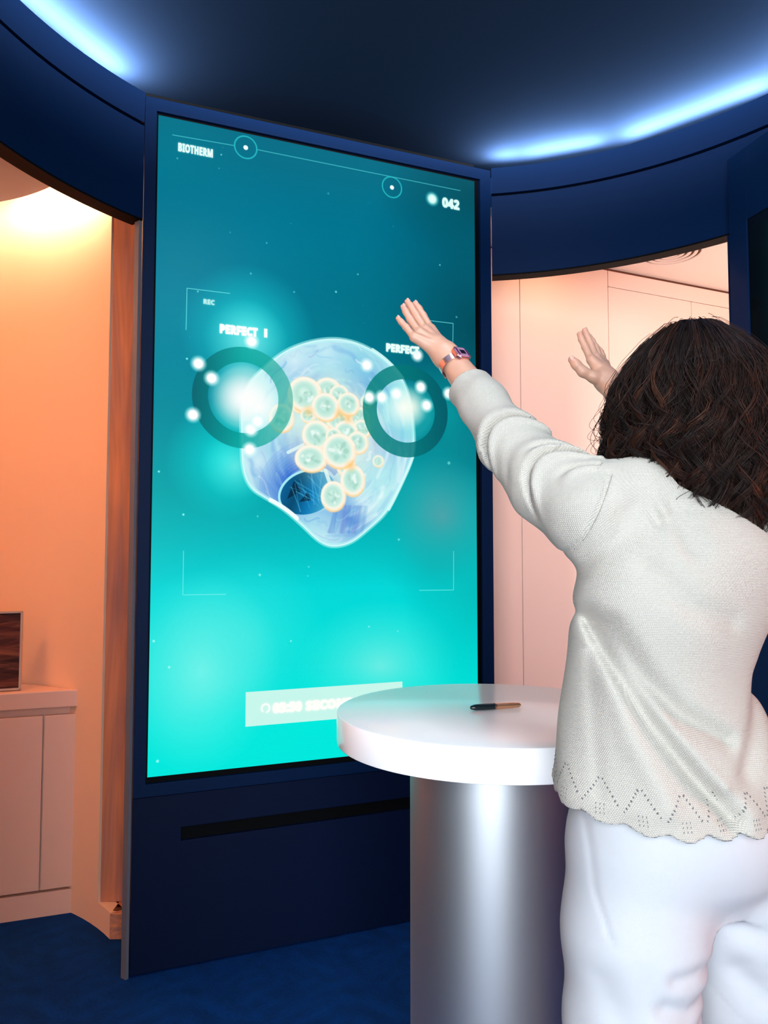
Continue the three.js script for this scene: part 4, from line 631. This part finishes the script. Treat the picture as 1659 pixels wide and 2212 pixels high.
// --- wristwatch on the left wrist
{
  const c = V(0.1453, 1.7452, -1.5834), ax = V(-0.4, 0.78, -0.47).normalize(), n = V(0.42, 0.66, 0.62); n.addScaledVector(ax, -n.dot(ax)).normalize(); const s = V().crossVectors(ax, n);
  const M = new THREE.Matrix4().makeBasis(s, ax, n).setPosition(c), put = (g) => local(g.applyMatrix4(M));
  const rose = std(lin(0.78, 0.42, 0.42), 0.25, { metalness: 0.9 });
  const strapPts = [], a = 0.0295, b = 0.0272, hw = 0.0075;
  const ringGeo = (() => { const P = [], I = []; const N = 72; for (let i = 0; i <= N; i++) { const t = i / N * Math.PI * 2, co = Math.cos(t), si = Math.sin(t); for (const [dr, dy] of [[0, -hw], [0.0018, -hw], [0.0018, hw], [0, hw], [0, -hw]]) P.push((a + dr) * co, dy, (b + dr) * si); } for (let i = 0; i < N; i++) for (let k = 0; k < 4; k++) { const q = i * 5 + k; I.push(q, q + 1, q + 5, q + 1, q + 6, q + 5); } const g = new THREE.BufferGeometry(); g.setAttribute('position', new THREE.Float32BufferAttribute(P, 3)); g.setIndex(I); const k = g.toNonIndexed(); k.computeVertexNormals(); return smoothSides(k); })(); void strapPts;
  const oct = (w, h, ch) => new THREE.Shape([[-w, -h + ch], [-w + ch, -h], [w - ch, -h], [w, -h + ch], [w, h - ch], [w - ch, h], [-w + ch, h], [-w, h - ch]].map(([x, y]) => new THREE.Vector2(x, y)));
  const wch = mesh('wristwatch', put(new THREE.ExtrudeGeometry(oct(0.0175, 0.0155, 0.006), { depth: 0.006, bevelEnabled: true, bevelSize: 0.0015, bevelThickness: 0.0015, bevelSegments: 2 }).translate(0, 0, b + 0.0005)), rose, person); wch.userData.label = 'rose-gold digital wristwatch';
  mesh('dial', put(new THREE.ExtrudeGeometry(oct(0.0155, 0.0135, 0.005), { depth: 0.0008, bevelEnabled: false }).translate(0, 0, b + 0.0081)), std(lin(0.62, 0.36, 0.55), 0.15, { metalness: 0.5 }), wch);
  mesh('digital_display', put(new THREE.BoxGeometry(0.0135, 0.0115, 0.0006).translate(0.001, 0, b + 0.0091)), std(lin(0.006, 0.006, 0.014), 0.1), wch);
  mesh('dial_stripe', put(new THREE.BoxGeometry(0.005, 0.022, 0.0005).translate(-0.0126, 0, b + 0.009)), std(lin(0.09, 0.02, 0.07), 0.15), wch);
  mesh('dial_stripe', put(new THREE.BoxGeometry(0.004, 0.02, 0.0005).translate(0.0131, 0, b + 0.009)), std(lin(0.06, 0.02, 0.07), 0.15), wch);
  mesh('strap', put(ringGeo), std(lin(0.78, 0.5, 0.46), 0.3, { metalness: 0.9 }), wch);
  mesh('clasp', put(box(0.014, 0.016, 0.003, 0, 0, -b - 0.003, 0.001)), std(lin(0.7, 0.6, 0.6), 0.25, { metalness: 1 }), wch);
}
// --- wavy bob of dark hair: a scalp volume and several thousand strands gathered in locks
{
  const R = rng(77), P = [], N = [], C = [], I = [];
  const H = own(HEAD, 0.0, 0.0, 0.0), yEnd = (x) => clamp(1.495 - (x - 0.41) * 0.66, 1.39, 1.5);
  const point = (az, th, lay) => {        // az: angle from the back of the head, th: 0 at the crown to 1 at the widest, then down
    const a = Math.sin(az), b = -Math.cos(az);
    let rr, up; const PR = [[0, 0.136], [0.042, 0.126], [0.082, 0.094], [0.114, 0.058], [0.136, 0.02]], q = Math.min(th, 1) * 4, i = Math.min(3, Math.floor(q)), w = q - i;
    rr = mix(PR[i][0], PR[i + 1][0], w) * (0.74 + 0.26 * lay); up = mix(PR[i][1], PR[i + 1][1], w) * (0.84 + 0.16 * lay);
    if (th > 1) { const t = th - 1; rr *= 1 + 0.12 * Math.sin(Math.min(t, 1.15) * Math.PI * 0.6) - 0.05 * t * t; }
    const f = b * rr * (b < 0 ? 1.02 : 0.92) - 0.008;
    return [own(H, a * rr, up, f), rr];
  };
  const strand = (pts, w, col) => {
    const n = pts.length, base = P.length / 3, t = V(), u = V(), v = V(), ref = V(0.3, 0.2, 0.9).normalize();
    for (let i = 0; i < n; i++) {
      const a = pts[Math.max(0, i - 1)], b = pts[Math.min(n - 1, i + 1)]; t.set(b[0] - a[0], b[1] - a[1], b[2] - a[2]).normalize(); u.crossVectors(t, ref).normalize(); v.crossVectors(t, u);
      const r = w * (i === n - 1 ? 0.25 : i > n - 4 ? 0.7 : 1);
      for (let k = 0; k < 3; k++) { const q = k * 2.0944, cx = Math.cos(q), sx = Math.sin(q), nx = u.x * cx + v.x * sx, ny = u.y * cx + v.y * sx, nz = u.z * cx + v.z * sx; P.push(pts[i][0] + nx * r, pts[i][1] + ny * r, pts[i][2] + nz * r); N.push(nx, ny, nz); C.push(...col); }
    }
    for (let i = 0; i < n - 1; i++) for (let k = 0; k < 3; k++) { const a = base + i * 3 + k, b = base + i * 3 + (k + 1) % 3; I.push(a, b, a + 3, b, b + 3, a + 3); }
  };
  const tones = [[0.012, 0.007, 0.006], [0.018, 0.009, 0.007], [0.03, 0.012, 0.008], [0.06, 0.023, 0.013], [0.008, 0.006, 0.0055]];
  const lock = (az, lay, start, count, rad0, opt = {}) => {
    const seg = opt.fine ? 70 : 26, ph = R() * 6.283, fr = 2.0 + 1.7 * R(), amp = (opt.amp ?? 0.016) * (0.7 + 0.6 * R()), turn = R() < 0.5 ? 1 : -1, drift = (R() - 0.5) * 0.35, endUp = (R() - 0.45) * 0.045, tone = tones[Math.floor(R() * R() * 5)], mids = [];
    const foot = point(az + drift, 1.6, lay)[0], ye = yEnd(foot[0]) + endUp + (opt.lift ?? 0) + 0.03 * (1 - lay);
    for (let i = 0; i <= seg; i++) {
      const t = i / seg, th = start + (2.15 - start) * t, A = az + drift * t * t, [p, rr] = point(A, Math.min(th, 2.15), lay);
      if (th > 1) p[1] = mix(p[1], ye, Math.pow((th - 1) / 1.15, 1.0));
      const g = amp * sstep(0.12, 0.75, t), w = ph + turn * fr * 6.283 * Math.pow(t, 1.15), tx = Math.cos(A), tf = Math.sin(A), wob = Math.sin(w) * g, rad = Math.cos(w) * g * 0.7 + g * 0.3;
      mids.push(own(p, tx * wob + Math.sin(A) * rad, -0.25 * g * Math.cos(w * 1.0), tf * wob - Math.cos(A) * rad));
    }
    for (let s = 0; s < count; s++) {
      const q = R() * 6.283, m = Math.sqrt(R()) * rad0, ox = Math.cos(q) * m, oy = Math.sin(q) * m, fz = (R() - 0.5) * 0.0028, f2 = 5 + 5 * R(), p2 = R() * 6.28, stop = seg - Math.floor(R() * R() * seg * 0.27), sh = 0.75 + 0.5 * R(), col = tone.map((v) => v * sh);
      const pts = []; for (let i = 0; i <= stop; i++) { const t = i / seg, k = (0.45 + 0.9 * sstep(0, 0.5, t)) * (1 - 0.45 * sstep(0.7, 1, t)), M = mids[i], A = az; pts.push([M[0] + (ox * Math.cos(A) * RXx + oy * RXz) * k + fz * Math.sin(f2 * t + p2), M[1] + oy * 0.6 * k, M[2] + (ox * Math.cos(A) * RXz + oy * 0.9) * k + fz * Math.cos(f2 * t + p2)]); }
      strand(pts, 0.00036 + 0.00022 * R(), col);
    }
  };
  for (const [n, lay, s0, s1, cnt, rd] of [[70, 0.25, 0.3, 0.9, 14, 0.014], [110, 0.62, 0.06, 0.8, 26, 0.014], [140, 0.92, 0.03, 0.7, 30, 0.0125], [50, 1.12, 0.25, 0.85, 16, 0.009]])
    for (let i = 0; i < n; i++) { const az = ((i + R()) / n * 2 - 1) * 2.35; lock(az, lay + (R() - 0.5) * 0.2, mix(s0, s1, R()), cnt, rd); }
  for (let i = 0; i < 110; i++) { const az = (R() * 2 - 1) * 2.4; lock(az, 1.15 + 0.35 * R(), 0.1 + 0.8 * R(), 1, 0.004, { amp: 0.022, lift: (R() - 0.4) * 0.06, fine: true }); }   // loose single hairs
  // scalp volume that the locks lie on
  const core = surfaceNets((x, y, z) => { const dx = x - H[0], dz = z - H[2], s = dx * RXx + dz * RXz, f = dx * FXx + dz * FXz, u = y - H[1]; const cap = (Math.hypot(s / 0.094, (u - 0.022) / 0.104, (f + 0.008) / 0.098) - 1) * 0.1, body = Math.max((Math.hypot(s / 0.108, (f + 0.022) / 0.096) - 1) * 0.09, u - 0.03, yEnd(x) + 0.035 - y); let d = smin(cap, body, 0.03); d = smax(d, f - 0.045 - 0.3 * Math.max(0, u), 0.02); return d + 0.006 * noise.noise(x * 26, y * 8, z * 26) + 0.003 * noise.noise(x * 90, y * 14, z * 90); }, [HEAD[0] - 0.16, 1.38, HEAD[2] - 0.16], [HEAD[0] + 0.16, 1.8, HEAD[2] + 0.16], 0.006);
  const g = new THREE.BufferGeometry(); g.setAttribute('position', new THREE.Float32BufferAttribute(P, 3)); g.setAttribute('normal', new THREE.Float32BufferAttribute(N, 3)); g.setAttribute('color', new THREE.Float32BufferAttribute(C, 3)); g.setIndex(I);
  core.setAttribute('color', new THREE.Float32BufferAttribute(new Float32Array(core.attributes.position.count * 3).map((_, i) => [0.008, 0.005, 0.004][i % 3]), 3));
  const hm = mesh('hair', local(mergeGeometries([g, core])), std(0xffffff, 0.4, { vertexColors: true, specularIntensity: 0.4 }), person); hm.userData.label = 'shoulder-length wavy dark brown hair';
}
//ENDPERSON
renderer.render(scene, camera);
